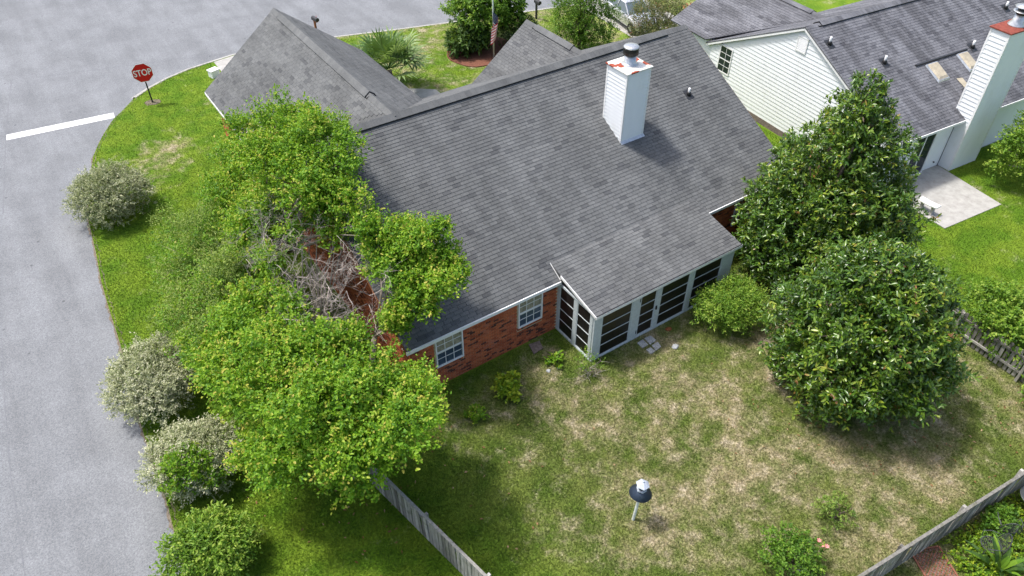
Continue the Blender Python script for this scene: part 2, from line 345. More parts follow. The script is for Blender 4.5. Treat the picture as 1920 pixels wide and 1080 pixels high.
g2_left = Slope((G2X-3.6, G2F, G2E), (0, -1, 0), (3.6, 0, G2Z-G2E), G2F-8.4, g2l)
g2_right = Slope((G2X+3.6, 8.4, G2E), (0, 1, 0), (-3.6, 0, G2Z-G2E), G2F-8.4, g2l)
PX0, PX1, PY, PZ, PYT = 5.789, 12.417, -1.893, 2.241, .60       # porch roof
pzt = roof_z(PYT)+.03
plen = math.hypot(PYT-PY, pzt-PZ)
porch = Slope((PX0, PY, PZ), (1, 0, 0), (0, PYT-PY, pzt-PZ), PX1-PX0, plen)
slopes = [('main', main_back, L, SLEN), ('front', main_front, L, SLEN), ('wl', wing_left, WF-6.7, wl), ('wr', wing_right, WF-6.7, wl), ('gl', g2_left, G2F-8.4, g2l), ('gr', g2_right, G2F-8.4, g2l), ('porch', porch, PX1-PX0, plen)]
deck = MB()
for k, s, a, b in slopes:
    if k != 'porch': s.deck(deck, a, b, low=WF-12.25 if k == 'wl' else None)
roof = deck.build('roof', 'shingle', house)
pd = MB(); porch.deck(pd, PX1-PX0, plen); proof = pd.build('porch_roof', 'shingle', house)
# the 300 shingles that show largest are pieces of their own
cand = []
for s in (main_back, porch):
    for i, (x, y, w_, h_, t_) in enumerate(s.tabs):
        if abs(w_-TABW) > 1e-6 or abs(h_-TABH) > 1e-6: continue
        c = s.world(x+w_/2, y+h_/2); d = Vector(CAM)-c
        if s is main_back and (c.x < 2.9 or (PX0 < c.x < PX1 and c.y < PYT)): continue
        cand.append((abs(d.normalized().dot(s.n))/d.length_squared*1e4, s, i))
cand.sort(key=lambda q: -q[0]); chosen = cand[:300]
tabmesh = []
for k in range(10):
    V, Fc = tab_geo(TABW, TABH); tabmesh.append(MB().add(V, Fc, k/9).mesh('shingle', 'shingle'))
skip = {id(main_back): set(), id(porch): set()}
for _, s, i in chosen:
    x, y, w_, h_, t_ = s.tabs[i]; skip[id(s)].add(i)
    o = link('shingle', tabmesh[round(t_*9)], proof if s is porch else roof)
    m = Matrix((s.u, s.v, s.n)).transposed().to_4x4(); m.translation = s.world(x, y); o.matrix_local = m
for k, s, a, b in slopes: s.joined('shingle_field', 'shingle', proof if k == 'porch' else roof, skip.get(id(s), ()))
# ridges: shingle caps in steps, with a raised vent under them along most of the length
def ridge(P0, P1, half, drop, vent, parent, mat='shingle', capw=.17, vh=.045):
    P0 = Vector(P0); P1 = Vector(P1); d = (P1-P0).normalized(); Lr = (P1-P0).length; side = d.cross(Vector((0, 0, 1))).normalized()
    sl = drop/half; cap = MB(); dark = MB(); k = int(Lr/.22)
    for i in range(k+1):
        a = i*.22; b = min(a+.235, Lr)
        if b-a < .02: continue
        lift = vh if vent and vent[0] <= a <= vent[1] else .012
        cw = capw+.05 if lift > .02 else capw
        A = P0+d*a; B = P0+d*b; z0, z1 = Vector((0, 0, lift+.012)), Vector((0, 0, lift+.004)); dn = Vector((0, 0, -sl*cw)); t_ = rnd.uniform(.45, .95); th = Vector((0, 0, -.014))
        for s_ in (-1, 1):
            o_ = side*s_*cw
            cap.add([A+z0, B+z1, B+z1+o_+dn, A+z0+o_+dn, A+z0+th, B+z1+th, B+z1+o_+dn+th, A+z0+o_+dn+th], [(0, 1, 2, 3), (7, 6, 5, 4), (3, 2, 6, 7), (0, 3, 7, 4), (1, 5, 6, 2)], t_)
    if vent:
        for s_ in (-1, 1):
            A = P0+d*vent[0]; B = P0+d*(vent[1]+.2); o1 = side*s_*(capw+.02); dn = Vector((0, 0, -sl*(capw+.02)))
            dark.add([A+o1+dn, B+o1+dn, B+o1+dn+Vector((0, 0, vh-.012)), A+o1+dn+Vector((0, 0, vh-.012)), A+dn, B+dn, B, A], [(0, 1, 2, 3), (0, 3, 7, 4), (1, 5, 6, 2)])
        dark.build('ridge_vent', 'black', parent)
    return cap.build('ridge_cap', mat, parent)
ridge((0, W, ZR), (L, W, ZR), W, ZR-ZE, (1.2, 15.9), roof, vh=.085, capw=.19)
ridge((WR, WF, WZR), (WR, 6.9, WZR), WR-WX, WZR-WZE, (.8, 9.4), roof, vh=.075)
ridge((G2X, G2F, G2Z), (G2X, 8.4, G2Z), 3.6, G2Z-G2E, (.7, 3.3), roof, vh=.07)
# fascias, drip edges, rake boards
tr = MB()
for a, b in ((-.02, PX0), (PX1, L+.02)): MB().box((a, -.055, ZE-.13), (b, -.004, ZE-.012)).build('eave_fascia', 'white_trim', roof)
MB().box((0, .0, ZE-.15), (L, .32, ZE-.125)).build('soffit', 'white_trim', roof)
for x0 in (-.03, L+.005):
    for y0 in (0, 2*W): MB().bar((x0+.012, y0, ZE-.075), (x0+.012, W, ZR-.075), .025, .09, (0, 0, 1)).build('rake_board', 'copper_wood', roof)
MB().box((WX-.02, 12.3, WZE-.14), (WX+.02, WF, WZE-.03)).build('wing_fascia', 'white_trim', roof)
# plumbing pipe on the back slope
def vent_pipe(x, y, z, nrm, parent, h=.30, s=1.):
    MB().add([(x+a*.16*s, y+b*.2*s, z+b*.2*s*nrm+.022) for a, b in ((-1, -1), (1, -1), (1, 1), (-1, 1))]+[(x+a*.16*s, y+b*.2*s, z+b*.2*s*nrm-.01) for a, b in ((-1, -1), (1, -1), (1, 1), (-1, 1))], [(0, 1, 2, 3), (0, 4, 5, 1), (1, 5, 6, 2), (2, 6, 7, 3), (3, 7, 4, 0)]).build('pipe_flashing', 'dark_metal', parent)
    MB().lathe([(.10*s, z-.06), (.085*s, z+.1*s), (.06*s, z+.14*s)], 12, (x, y)).build('pipe_boot', 'black', parent, True)
    MB().lathe([(.048*s, z), (.048*s, z+h), (.04*s, z+h+.005)], 12, (x, y)).build('pipe', 'white_trim', parent, True)
vent_pipe(15.17, 4.15, roof_z(4.15), sl_, roof)

# ---- brick walls
WY, WXG = .2, .2
wall = MB()
wall.box((WXG+.0, WY+.0, 0), (L-.2, WY+.18, ZE-.12))                    # back
wall.box((WXG, WY+.18, 0), (WXG+.18, 2*W-.2, ZE-.12)); wall.box((L-.38, WY+.18, 0), (L-.2, 2*W-.2, ZE-.12))
for x0 in (WXG, L-.38):
    wall.add([(x0, WY+.1, ZE-.12), (x0, 2*W-WY-.1, ZE-.12), (x0, W, ZR-.2), (x0+.18, WY+.1, ZE-.12), (x0+.18, 2*W-WY-.1, ZE-.12), (x0+.18, W, ZR-.2)], [(0, 2, 1), (3, 4, 5), (0, 1, 4, 3), (1, 2, 5, 4), (2, 0, 3, 5)])
wall.box((.06, 2*W-.2, 0), (.24, WF-.4, WZE-.1)); wall.box((.24, WF-.58, 0), (7.0, WF-.4, WZE-.1)); wall.box((6.86, 2*W-.2, 0), (7.04, WF-.58, WZE-.1))
wall.add([(.06, WF-.4, WZE-.1), (7.04, WF-.4, WZE-.1), (WR, WF-.4, WZR-.25), (.06, WF-.5, WZE-.1), (7.04, WF-.5, WZE-.1), (WR, WF-.5, WZR-.25)], [(0, 1, 2), (5, 4, 3), (0, 3, 4, 1), (1, 4, 5, 2), (2, 5, 3, 0)])
wall.box((10.2, 2*W-.2, 0), (17., G2F-.3, 2.2)) if G2F-.3 > 2*W-.2 else None
wallo = wall.build('wall', 'mortar', house)
BL, BH, MT = .203, .0715, .0145
def brick_geo(l=BL, h=BH, mt=MT, dep=.016): return [(0, 0, 0), (l-mt, 0, 0), (l-mt, 0, h-mt), (0, 0, h-mt), (0, -dep, 0), (l-mt, -dep, 0), (l-mt, -dep, h-mt), (0, -dep, h-mt)], [(4, 5, 6, 7), (0, 1, 5, 4), (1, 2, 6, 5), (2, 3, 7, 6), (3, 0, 4, 7)]
WINS = [(1.04, 2.05, .87, 2.16), (4.20, 5.19, .90, 2.16)]
def btint():
    q = rnd.random()
    return rnd.uniform(0, .16) if q < .12 else rnd.uniform(.3, .98)
bricks = []
for r in range(int((ZE-.13)/BH)):
    z = r*BH+.004; x = WXG-(BL/2 if r % 2 else 0)
    while x < L-.25:
        a, b = max(x, WXG), min(x+BL, L-.2); x += BL
        if 5.84 < (a+b)/2 < 12.3: continue
        for (wx0, wx1, wz0, wz1) in WINS:
            if z+BH > wz0-.11 and z < wz1:
                if a < wx0-.02 < b: b = wx0-.02
                if a < wx1+.02 < b: a = wx1+.02
                if a >= wx0-.021 and b <= wx1+.021: b = a
        if b-a > .04: bricks.append((a, z, b-a, btint()))
full_b = [(abs(a[0]-3.3)+.6*abs(a[1]-1.2), i) for i, a in enumerate(bricks) if abs(a[2]-BL) < 1e-6 and a[0] > 1.2 and a[0] < 5.8]
full_b.sort(); bsel = {i for _, i in full_b[:300]}
bm_ = []
for k in range(14):
    V, Fc = brick_geo(); bm_.append(MB().add(V, Fc, k/13).mesh('brick', 'brick'))
bf = MB()
for i, (a, z, l, t_) in enumerate(bricks):
    if i in bsel: link('brick', bm_[round(t_*13)], wallo, (a, WY, z))
    else:
        V, Fc = brick_geo(l); bf.add([(a+p, WY+q, z+s) for p, q, s in V], Fc, t_)
# gable end and wing side, bricks laid along Y
def side_bricks(x0, ya, yb, zmax):
    r = 0
    while r*BH < 6.1:
        z = r*BH+.004; y = ya-(BL/2 if r % 2 else 0); r += 1
        while y < yb:
            a, b = max(y, ya), min(y+BL, yb); y += BL
            if b-a < .05 or z+BH > zmax((a+b)/2): continue
            V, Fc = brick_geo(b-a); bf.add([(x0+q, a+p, z+s) for p, q, s in V], [f[::-1] for f in Fc], btint())
side_bricks(WXG, WY, 2*W-.2, lambda y: roof_z(y)-.14)
side_bricks(.06, 2*W-.2, WF-.4, lambda y: WZE-.12)
bf.build('brick_field', 'brick', wallo, kind='stuff')
# soldier course sills
for (wx0, wx1, wz0, wz1) in WINS:
    n_ = int((wx1-wx0+.04)/.075)
    for i in range(n_):
        o = MB().box((0, -.045, 0), (.062, .01, .085), btint()).build('sill_brick', 'brick', wallo); o.location = (wx0-.02+i*.0765, WY, wz0-.105)
# windows: six-over-six sashes
def window(x0, x1, z0, z1, y, parent, nx=3, nz=4, out=-1, thick=.05):
    fr = MB(); fr.box((x0, y-.03, z0), (x0+.05, y+.06, z1)); fr.box((x1-.05, y-.03, z0), (x1, y+.06, z1)); fr.box((x0+.05, y-.029, z0), (x1-.05, y+.06, z0+.05)); fr.box((x0+.05, y-.029, z1-.05), (x1-.05, y+.06, z1))
    f = bevel(fr.build('window', 'white_trim', parent), .006)
    MB().box((x0+.05, y-.016, (z0+z1)/2-.028), (x1-.05, y+.02, (z0+z1)/2+.028)).build('meeting_rail', 'white_trim', f)
    gx = [x0+.05+(x1-x0-.1)*i/nx for i in range(nx+1)]; gz = [z0+.05+(z1-z0-.1)*i/nz for i in range(nz+1)]
    for i in range(1, nx): MB().box((gx[i]-.010, y+.004, z0+.05), (gx[i]+.010, y+.018, z1-.05)).build('muntin', 'white_trim', f)
    for j in range(1, nz):
        if j*2 != nz: MB().box((x0+.05, y+.006, gz[j]-.010), (x1-.05, y+.017, gz[j]+.010)).build('muntin', 'white_trim', f)
    for i in range(nx):
        for j in range(nz): MB().add([(gx[i], y+.02, gz[j]), (gx[i+1], y+.02, gz[j]), (gx[i+1], y+.024, gz[j+1]), (gx[i], y+.024, gz[j+1])], [(0, 1, 2, 3)]).build('pane', 'window_glass' if j < nz/2 else 'curtain', f)
    return f
for wdw in WINS: window(*wdw, WY-.032, house)
window(14.4, 15.4, .9, 2.15, WY-.032, house)
# meter box and conduit on the garage side wall
MB().box((-.10, 15.6, 1.1), (.058, 15.95, 1.65)).box((-.05, 15.7, .1), (.058, 15.78, 1.1)).build('electric_meter', 'galvanised', house)
MB().box((-.16, 13.1, .15), (.19, 13.2, 3.0)).build('downspout', 'white_trim', house)

# ---- chimney
CX, CY, CW, CDp, CZ = 11.007, 3.371, 1.112, 1.116, 6.93
ch = MB().box((CX+.02, CY+.02, 3.9), (CX+CW-.02, CY+CDp-.02, CZ)).build('chimney', 'white_siding', house)
for x in (CX, CX+CW):
    for y in (CY, CY+CDp):
        sx = 1 if x == CX else -1; sy = 1 if y == CY else -1; z0 = roof_z(y)-.12
        MB().box((min(x-.004*sx, x+.075*sx), min(y-.004*sy, y+.02*sy), z0), (max(x-.004*sx, x+.075*sx), max(y-.004*sy, y+.02*sy), CZ-.001)).box((min(x-.0045*sx, x+.02*sx), min(y+.02*sy, y+.075*sy), z0), (max(x-.0045*sx, x+.02*sx), max(y+.02*sy, y+.075*sy), CZ-.0012)).build('corner_trim', 'white_trim', ch)
def lap(p0, p1, z0, z1, nrm, proud=.026):              # one lapped siding board between two points, butt edge proud
    proud = .03 if nrm[0] == 0 else proud
    p0 = Vector((*p0, 0)); p1 = Vector((*p1, 0)); n = Vector((*nrm, 0)); Z = lambda z: Vector((0, 0, z))
    return MB().add([p0+Z(z0)+n*proud, p1+Z(z0)+n*proud, p1+Z(z1)+n*.003, p0+Z(z1)+n*.003, p0+Z(z0)-n*.005, p1+Z(z0)-n*.005, p1+Z(z1)-n*.005, p0+Z(z1)-n*.005], [(0, 1, 2, 3), (4, 5, 1, 0), (1, 5, 6, 2), (0, 3, 7, 4), (3, 2, 6, 7)])
BD = .142
i = 0; z = 3.95
while z+BD < CZ+.05:
    z1 = min(z+BD, CZ-.01)
    for (p0, p1, nr, zb) in (((CX+.075, CY+.02), (CX+CW-.075, CY+.02), (0, -1), roof_z(CY)), ((CX+.02, CY+CDp-.075), (CX+.02, CY+.075), (-1, 0), roof_z(CY)), ((CX+CW-.02, CY+.075), (CX+CW-.02, CY+CDp-.075), (1, 0), roof_z(CY)), ((CX+CW-.075, CY+CDp-.02), (CX+.075, CY+CDp-.02), (0, 1), roof_z(CY+CDp))):
        if z1 > zb: lap(p0, p1, z, z1, nr).build('siding_board', 'white_siding', ch)
    z += BD
fl = MB(); e = .06
fl.add([(CX-.02, CY-.10, roof_z(CY-.10)+.03), (CX+CW+.02, CY-.10, roof_z(CY-.10)+.03), (CX+CW+.02, CY, roof_z(CY)+.06), (CX-.02, CY, roof_z(CY)+.06)], [(0, 1, 2, 3)])
fl.build('flashing', 'galvanised', ch)
cap = bevel(MB().box((CX-.05, CY-.05, CZ), (CX+CW+.05, CY+CDp+.05, CZ+.05)).build('chimney_cap', 'rusty_cap', ch), .012)
cxx, cyy = CX+CW*.52, CY+CDp*.52
MB().lathe([(.30, CZ+.05), (.30, CZ+.075), (.24, CZ+.10), (.22, CZ+.12), (.215, CZ+.42)], 24, (cxx, cyy)).build('flue_collar', 'galvanised', ch, True)
flu = MB().lathe([(.20, CZ+.40), (.275, CZ+.43), (.275, CZ+.66), (.27, CZ+.67)], 24, (cxx, cyy)).build('flue_cap', 'black', ch, True)
MB().lathe([(.28, CZ+.67), (.285, CZ+.69), (.26, CZ+.725), (.10, CZ+.745), (.01, CZ+.748)], 24, (cxx, cyy)).build('lid', 'galvanised', flu, True)

# ---- glazed porch
po = MB().box((5.87, -1.75, .0), (12.26, .2, .03)).build('porch_floor', 'concrete', house)
FY, FX0, FX1, PT = -1.77, 5.85, 12.28, 2.12
def panel(a, b, z0, z1, parent, side=False, rows=4):   # framed opening a-b with stacked vinyl panes
    def bx(mb, u0, u1, v0, v1, za, zb): return mb.box((u0, v0, za), (u1, v1, zb)) if not side else mb.box((v0, u0, za), (v1, u1, zb))
    o = FX0 if side else FY; f = MB(); e = .035
    bx(f, a, a+e, o-.012, o+.03, z0, z1); bx(f, b-e, b, o-.012, o+.03, z0, z1); bx(f, a+e, b-e, o-.0115, o+.03, z0, z0+e); bx(f, a+e, b-e, o-.0115, o+.03, z1-e, z1)
    fo = f.build('panel_frame', 'grey_trim', parent)
    zs = [z0+e+(z1-z0-2*e)*k/rows for k in range(rows+1)]; m = (a+b)/2
    for k in range(1, rows): bx(MB(), a+e, b-e, o-.006, o+.022, zs[k]-.012, zs[k]+.012).build('panel_rail', 'grey_trim', fo)
    bx(MB(), m-.007, m+.007, o+.006, o+.018, z0+e, z1-e).build('panel_muntin', 'dark_metal', fo)
    for k in range(rows):
        for (u0, u1) in ((a+e, m-.007), (m+.007, b-e)): bx(MB(), u0, u1, o+.009, o+.014, zs[k], zs[k+1]).build('pane', 'screen_vinyl', fo)
    return fo
pf = MB()
for a, b in ((FX0-.0, 6.18), (7.49, 7.86), (8.58, 8.80), (10.12, 10.34), (11.70, 12.28)): pf.box((a, FY-.025, .0), (b, FY+.055, PT))
pf.box((FX0-.003, FY-.03, 0), (12.285, FY+.06, .07)); pf.box((FX0-.003, FY-.03, PT), (12.285, FY+.06, PT+.07))
pf.box((6.18, FY-.02, PT-.14), (11.70, FY+.05, PT-.001))
pfo = bevel(pf.build('porch_frame', 'grey_trim', house), .006)
ps = MB()
for a, b in ((.06, .196), (-.90, -.74), (FY+.056, -1.60)): ps.box((FX0-.02, a, 0.), (FX0+.05, b, PT))
ps.box((FX0-.028, FY+.061, 0), (FX0+.055, .198, .075)); ps.box((FX0-.028, FY+.061, PT), (FX0+.055, .198, PT+.07))
for a, b in ((-1.77+.056, .19),): ps.box((12.23, a, 0.), (12.28, b, .5)); ps.box((12.23, a, 1.95), (12.28, b, PT))
for y in (-1.6, -.8, .1): ps.box((12.232, y-.06, .5), (12.279, y+.06, 1.95))
bevel(ps.build('porch_side_frame', 'grey_trim', house), .006)
panel(6.18, 7.49, .07, PT-.14, house); panel(8.80, 10.12, .07, PT-.14, house); panel(10.34, 11.70, .07, PT-.14, house)
dr = panel(7.86, 8.58, .09, PT-.14, house); dr.name = 'porch_door'
MB().box((8.60, FY-.05, 1.0), (8.66, FY-.025, 1.16)).tube([(8.62, FY-.07, 1.03), (8.62, FY-.07, 1.13)], .02, 8).build('door_handle', 'dark_metal', dr)
MB().box((7.80, FY-.035, .25), (7.83, FY-.024, .40)).box((7.80, FY-.035, 1.75), (7.83, FY-.024, 1.90)).build('hinge', 'dark_metal', dr)
panel(-.74, .06, .075, PT, house, True); panel(-1.60, -.90, .075, PT, house, True)
# porch fascia, gutter and the raking trim that runs up on to the main roof
MB().box((PX0-.015, PY-.05, PZ-.11), (PX1+.015, PY-.004, PZ+.004)).build('porch_gutter', 'white_trim', proof)
MB().box((PX0, PY-.046, PZ+.0045), (PX1, PY-.008, PZ+.010)).build('gutter_painted_shadow', 'black', proof)  # solid black strip along the gutter top, shadow put in as colour
MB().bar((PX0-.012, PY, PZ-.045), (PX0-.012, 0., PZ-.045+(pzt-PZ)*(-PY)/(PYT-PY)), .024, .10).build('porch_rake', 'white_trim', proof)
MB().bar((PX0-.008, .0, ZE+.03), (PX0-.008, PYT, pzt+.005), .016, .02).build('porch_step_flashing', 'white_trim', proof)
MB().add([(FX0+.03, FY+.03, PT+.05), (FX0+.03, .2, PT+.05), (FX0+.03, .2, ZE-.02)], [(0, 1, 2), (2, 1, 0)]).build('porch_gable_fill', 'grey_trim', house)
MB().box((FX0+.05, FY+.05, PT+.068), (12.25, .19, PT+.075)).build('porch_ceiling', 'white_trim', house)
MB().lathe([(.0, 2.0), (.07, 2.03), (.08, 2.1), (.05, 2.16)], 12, (12.36, FY+.02)).build('porch_light', 'white_trim', house, True)

# ================================================================= THE WHITE NEIGHBOUR HOUSE
NR = math.radians(-5); ND = .185
nb = thing('sided_house', 'white lap-sided neighbour house with weathered grey roof and tall white chimney', 'house', (22.8, 4.8, 0), NR)
NZR, NS, NHW, NLEN = 5.45, .5, 5.9, 16.
nsl = NHW*math.hypot(1, NS)
n_back = Slope((-.12, -NHW, NZR-NS*NHW), (1, 0, 0), (0, 1, NS), NLEN, nsl, h=.14, mean=.6, sd=.16)
n_front = Slope((NLEN-.12, NHW, NZR-NS*NHW), (-1, 0, 0), (0, -1, NS), NLEN, nsl, h=.14)
NWX, NWZ = 3.5, 4.5
nwl = 3.75*math.hypot(1, .48)
NWF = 8.7
nw_left = Slope((NWX-3.75, NWF, NWZ-.48*3.75), (0, -1, 0), (1, 0, .48), NWF-1.8, nwl, keep=lambda a, y: a < (NWF-5.9)+4.0*y/nwl, h=.14)
nw_right = Slope((NWX+3.75, 1.8, NWZ-.48*3.75), (0, 1, 0), (-1, 0, .48), NWF-1.8, nwl, h=.14)
nd = MB()
for s, a, b in ((n_back, NLEN, nsl), (n_front, NLEN, nsl), (nw_left, NWF-1.8, nwl), (nw_right, NWF-1.8, nwl)): s.deck(nd, a, b, low=NWF-5.85 if s is nw_left else None)
nroof = nd.build('roof', 'old_shingle', nb)
for s in (n_back, n_front, nw_left, nw_right): s.joined('shingle_field', 'old_shingle', nroof)
ridge((.05, 0, NZR), (NLEN-.2, 0, NZR), NHW, NS*NHW, (.5, 15), nroof, 'old_shingle', vh=.08)
ridge((NWX, NWF-.05, NWZ), (NWX, 1.9, NWZ), 3.75, .48*3.75, (.6, 5.8), nroof, 'old_shingle', vh=.06)
nw = MB(); ez = NZR-NS*NHW
nw.box((.02, -5.58, 0), (NLEN-.4, -5.42, ez-.02)); nw.box((.02, 5.4, 0), (NLEN-.4, 5.56, ez-.02)); nw.box((.02, -5.42, 0), (.18, 5.4, ez-.02))
nw.add([(.02, -5.5, ez-.02), (.02, 5.5, ez-.02), (.02, 0, NZR-.17), (.18, -5.5, ez-.02), (.18, 5.5, ez-.02), (.18, 0, NZR-.17)], [(0, 2, 1), (3, 4, 5), (0, 1, 4, 3), (1, 2, 5, 4), (2, 0, 3, 5)])
nw.box((.1, 5.57, 0), (.26, NWF-.3, NWZ-.48*3.75-.05)); nw.box((6.8, 5.57, 0), (6.96, NWF-.3, 2.6)); nw.box((.26, NWF-.46, 0), (6.8, NWF-.3, 2.6))
nw.add([(.1, NWF-.3, 2.6), (6.96, NWF-.3, 2.6), (NWX, NWF-.3, NWZ-.15), (.1, NWF-.4, 2.6), (6.96, NWF-.4, 2.6), (NWX, NWF-.4, NWZ-.15)], [(0, 1, 2), (5, 4, 3), (0, 3, 4, 1), (1, 4, 5, 2), (2, 5, 3, 0)])
nwo = nw.build('wall', 'white_siding', nb)
MB().box((-.01, -5.6, 0), (.019, 5.58, .30)).build('foundation', 'brown_stone', nb)
z = .31
while z < NZR-.3:
    y0, y1 = -5.58, 5.56
    if z+ND > ez-.1: lim = max(.05, (NZR-.13-(z+ND))/NS); y0, y1 = max(y0, -lim), min(y1, lim)
    if 1.35 < z < 2.75 and True:
        lap((.02, 4.0), (.02, y0), z, z+ND, (-1, 0)).build('siding_board', 'white_siding', nwo)
        if y1 > 4.95: lap((.02, y1), (.02, 4.9), z, z+ND, (-1, 0)).build('siding_board', 'white_siding', nwo)
    else: lap((.02, y1), (.02, y0), z, z+ND, (-1, 0)).build('siding_board', 'white_siding', nwo)
    z += ND
z = .1
while z < ez-.05:
    lap((.02, -5.58), (2.0, -5.58), z, z+ND, (0, -1)).build('siding_board', 'white_siding', nwo)
    lap((3.35, -5.58), (4.5, -5.58), z, z+ND, (0, -1)).build('siding_board', 'white_siding', nwo)
    lap((6.4, -5.58), (NLEN-.5, -5.58), z, z+ND, (0, -1)).build('siding_board', 'white_siding', nwo)
    lap((.1, NWF-.32), (.1, 5.58), z, z+ND, (-1, 0)).build('siding_board', 'white_siding', nwo); z += ND
for s_ in (-1, 1): MB().bar((-.10, s_*NHW, ez-.09), (-.10, 0, NZR-.09), .03, .16).build('rake_board', 'white_trim', nroof)
MB().box((-.1, -NHW-.05, ez-.12), (4.5, -NHW-.003, ez-.01)).box((6.4, -NHW-.05, ez-.12), (NLEN-.2, -NHW-.003, ez-.01)).build('gutter', 'white_trim', nroof)
MB().box((-.1, -NHW, ez-.14), (NLEN-.3, -5.55, ez-.12)).build('soffit', 'white_trim', nroof)
# side window on the gable wall
f = MB().box((-.03, 4.0, 1.38), (.03, 4.9, 1.44)).box((-.03, 4.0, 2.72), (.03, 4.9, 2.78)).box((-.03, 4.0, 1.44), (.03, 4.06, 2.72)).box((-.03, 4.84, 1.44), (.03, 4.9, 2.72)).build('window', 'white_trim', nb)
for i in range(2):
    for j in range(4): MB().box((-.006, 4.06+i*.39, 1.44+j*.32), (.0, 4.45+i*.39, 1.76+j*.32)).build('pane', 'glass', f)
MB().box((-.014, 4.44, 1.44), (-.007, 4.46, 2.72)).box((-.015, 4.06, 1.75), (-.0075, 4.84, 1.77)).box((-.02, 4.06, 2.06), (-.0078, 4.84, 2.11)).box((-.015, 4.06, 2.39), (-.0075, 4.84, 2.41)).build('muntin', 'white_trim', f)
# louvred gable vent
gv = MB().box((-.035, -.30, 4.25), (.0, -.25, 4.95)).box((-.035, .25, 4.25), (.0, .30, 4.95)).box((-.035, -.25, 4.25), (.0, .25, 4.30)).box((-.035, -.25, 4.90), (.0, .25, 4.95)).build('gable_vent', 'white_trim', nb)
for k in range(8): MB().add([(-.032, -.25, 4.31+k*.074), (-.032, .25, 4.31+k*.074), (-.008, .25, 4.38+k*.074), (-.008, -.25, 4.38+k*.074)], [(0, 1, 2, 3)]).build('louvre', 'white_trim', gv)
# sliding door
df = MB().box((2.0, -5.63, .05), (2.07, -5.54, 2.12)).box((3.28, -5.63, .05), (3.35, -5.54, 2.12)).box((2.07, -5.629, 2.05), (3.28, -5.54, 2.12)).box((2.0, -5.66, 0), (3.35, -5.54, .05)).box((2.64, -5.62, .05), (2.70, -5.55, 2.05)).build('sliding_door', 'white_trim', nb)
for a, b in ((2.07, 2.64), (2.70, 3.28)): MB().box((a, -5.60, .05), (b, -5.595, 2.05)).build('pane', 'glass', df)
MB().tube([(4.0, -5.66, .35), (4.0, -5.6, .35)], .035, 8).build('hose_tap', 'dark_metal', nb)
for x in (4.40,): MB().tube([(x, -5.63, .02), (x, -5.63, ez-.1)], .012, 6).build('cable', 'dark_metal', nb)
for (x, y) in ((.44, -1.05), (2.53, -2.53), (7.96, -3.05), (11.83, -1.75)): vent_pipe(x, y, NZR+NS*y, NS, nroof, .34, 1.1)
for (x0, x1, y0, y1) in ((4.62, 5.26, -4.03, -3.25), (6.76, 7.36, -4.03, -3.22)):
    Zr = lambda y, o: NZR+NS*y+o
    k = MB().add([(x0-.06, y0-.06, Zr(y0-.06, .02)), (x1+.06, y0-.06, Zr(y0-.06, .02)), (x1+.06, y1+.06, Zr(y1+.06, .02)), (x0-.06, y1+.06, Zr(y1+.06, .02)), (x0-.03, y0-.03, Zr(y0-.03, .10)), (x1+.03, y0-.03, Zr(y0-.03, .10)), (x1+.03, y1+.03, Zr(y1+.03, .10)), (x0-.03, y1+.03, Zr(y1+.03, .10))], [(0, 1, 5, 4), (1, 2, 6, 5), (2, 3, 7, 6), (3, 0, 4, 7), (4, 5, 6, 7)]).build('skylight', 'galvanised', nroof)
    MB().add([(x0, y0, Zr(y0, .10)), (x1, y0, Zr(y0, .10)), (x1, y1, Zr(y1, .10)), (x0, y1, Zr(y1, .10)), (x0+.07, y0+.07, Zr(y0+.07, .17)), (x1-.07, y0+.07, Zr(y0+.07, .17)), (x1-.07, y1-.07, Zr(y1-.07, .17)), (x0+.07, y1-.07, Zr(y1-.07, .17))], [(0, 1, 5, 4), (1, 2, 6, 5), (2, 3, 7, 6), (3, 0, 4, 7), (4, 5, 6, 7)]).build('dome', 'skylight_dome', k)
MB().bar((4.03, -3.08, NZR-NS*3.08+.05), (7.52, -3.08, NZR-NS*3.08+.05), .09, .07).build('rain_diverter', 'dark_metal', nroof)
MB().add([(5.75, -4.62, NZR-NS*4.62+.03), (6.1, -4.75, NZR-NS*4.75+.03), (6.05, -4.2, NZR-NS*4.2+.03), (5.7, -4.15, NZR-NS*4.15+.03)], [(0, 1, 2, 3)]).build('roof_patch', 'skylight_dome', nroof)
# chimney
cx0, cx1, cy0, cy1, cz = 4.515, 6.38, -6.17, -5.30, 6.42
nc = MB().box((cx0+.02, cy0+.02, 0), (cx1-.02, cy1, cz)).build('chimney', 'white_siding', nb)
z = .02
while z < cz-.05:
    z1 = min(z+ND, cz-.01)
    lap((cx0+.08, cy0+.02), (cx1-.08, cy0+.02), z, z1, (0, -1)).build('siding_board', 'white_siding', nc)
    lap((cx0+.02, cy1), (cx0+.02, cy0+.08), z, z1, (-1, 0)).build('siding_board', 'white_siding', nc)
    lap((cx1-.02, cy0+.08), (cx1-.02, cy1), z, z1, (1, 0)).build('siding_board', 'white_siding', nc); z += ND
for x, sx in ((cx0, 1), (cx1, -1)): MB().box((min(x-.004*sx, x+.08*sx), cy0-.004, 0), (max(x-.004*sx, x+.08*sx), cy0+.02, cz)).box((min(x-.0045*sx, x+.02*sx), cy0+.02, 0), (max(x-.0045*sx, x+.02*sx), cy0+.08, cz-.001)).build('corner_trim', 'white_trim', nc)
MB().box((cx0-.0045, cy1-.08, 3.0), (cx0+.02, cy1+.0, cz-.001)).build('corner_trim', 'white_trim', nc)
bevel(MB().box((cx0-.06, cy0-.06, cz), (cx1+.06, cy1+.06, cz+.06)).build('chimney_cap', 'rust_cap_full', nc), .012)
px_, py_ = (cx0+cx1)/2, (cy0+cy1)/2
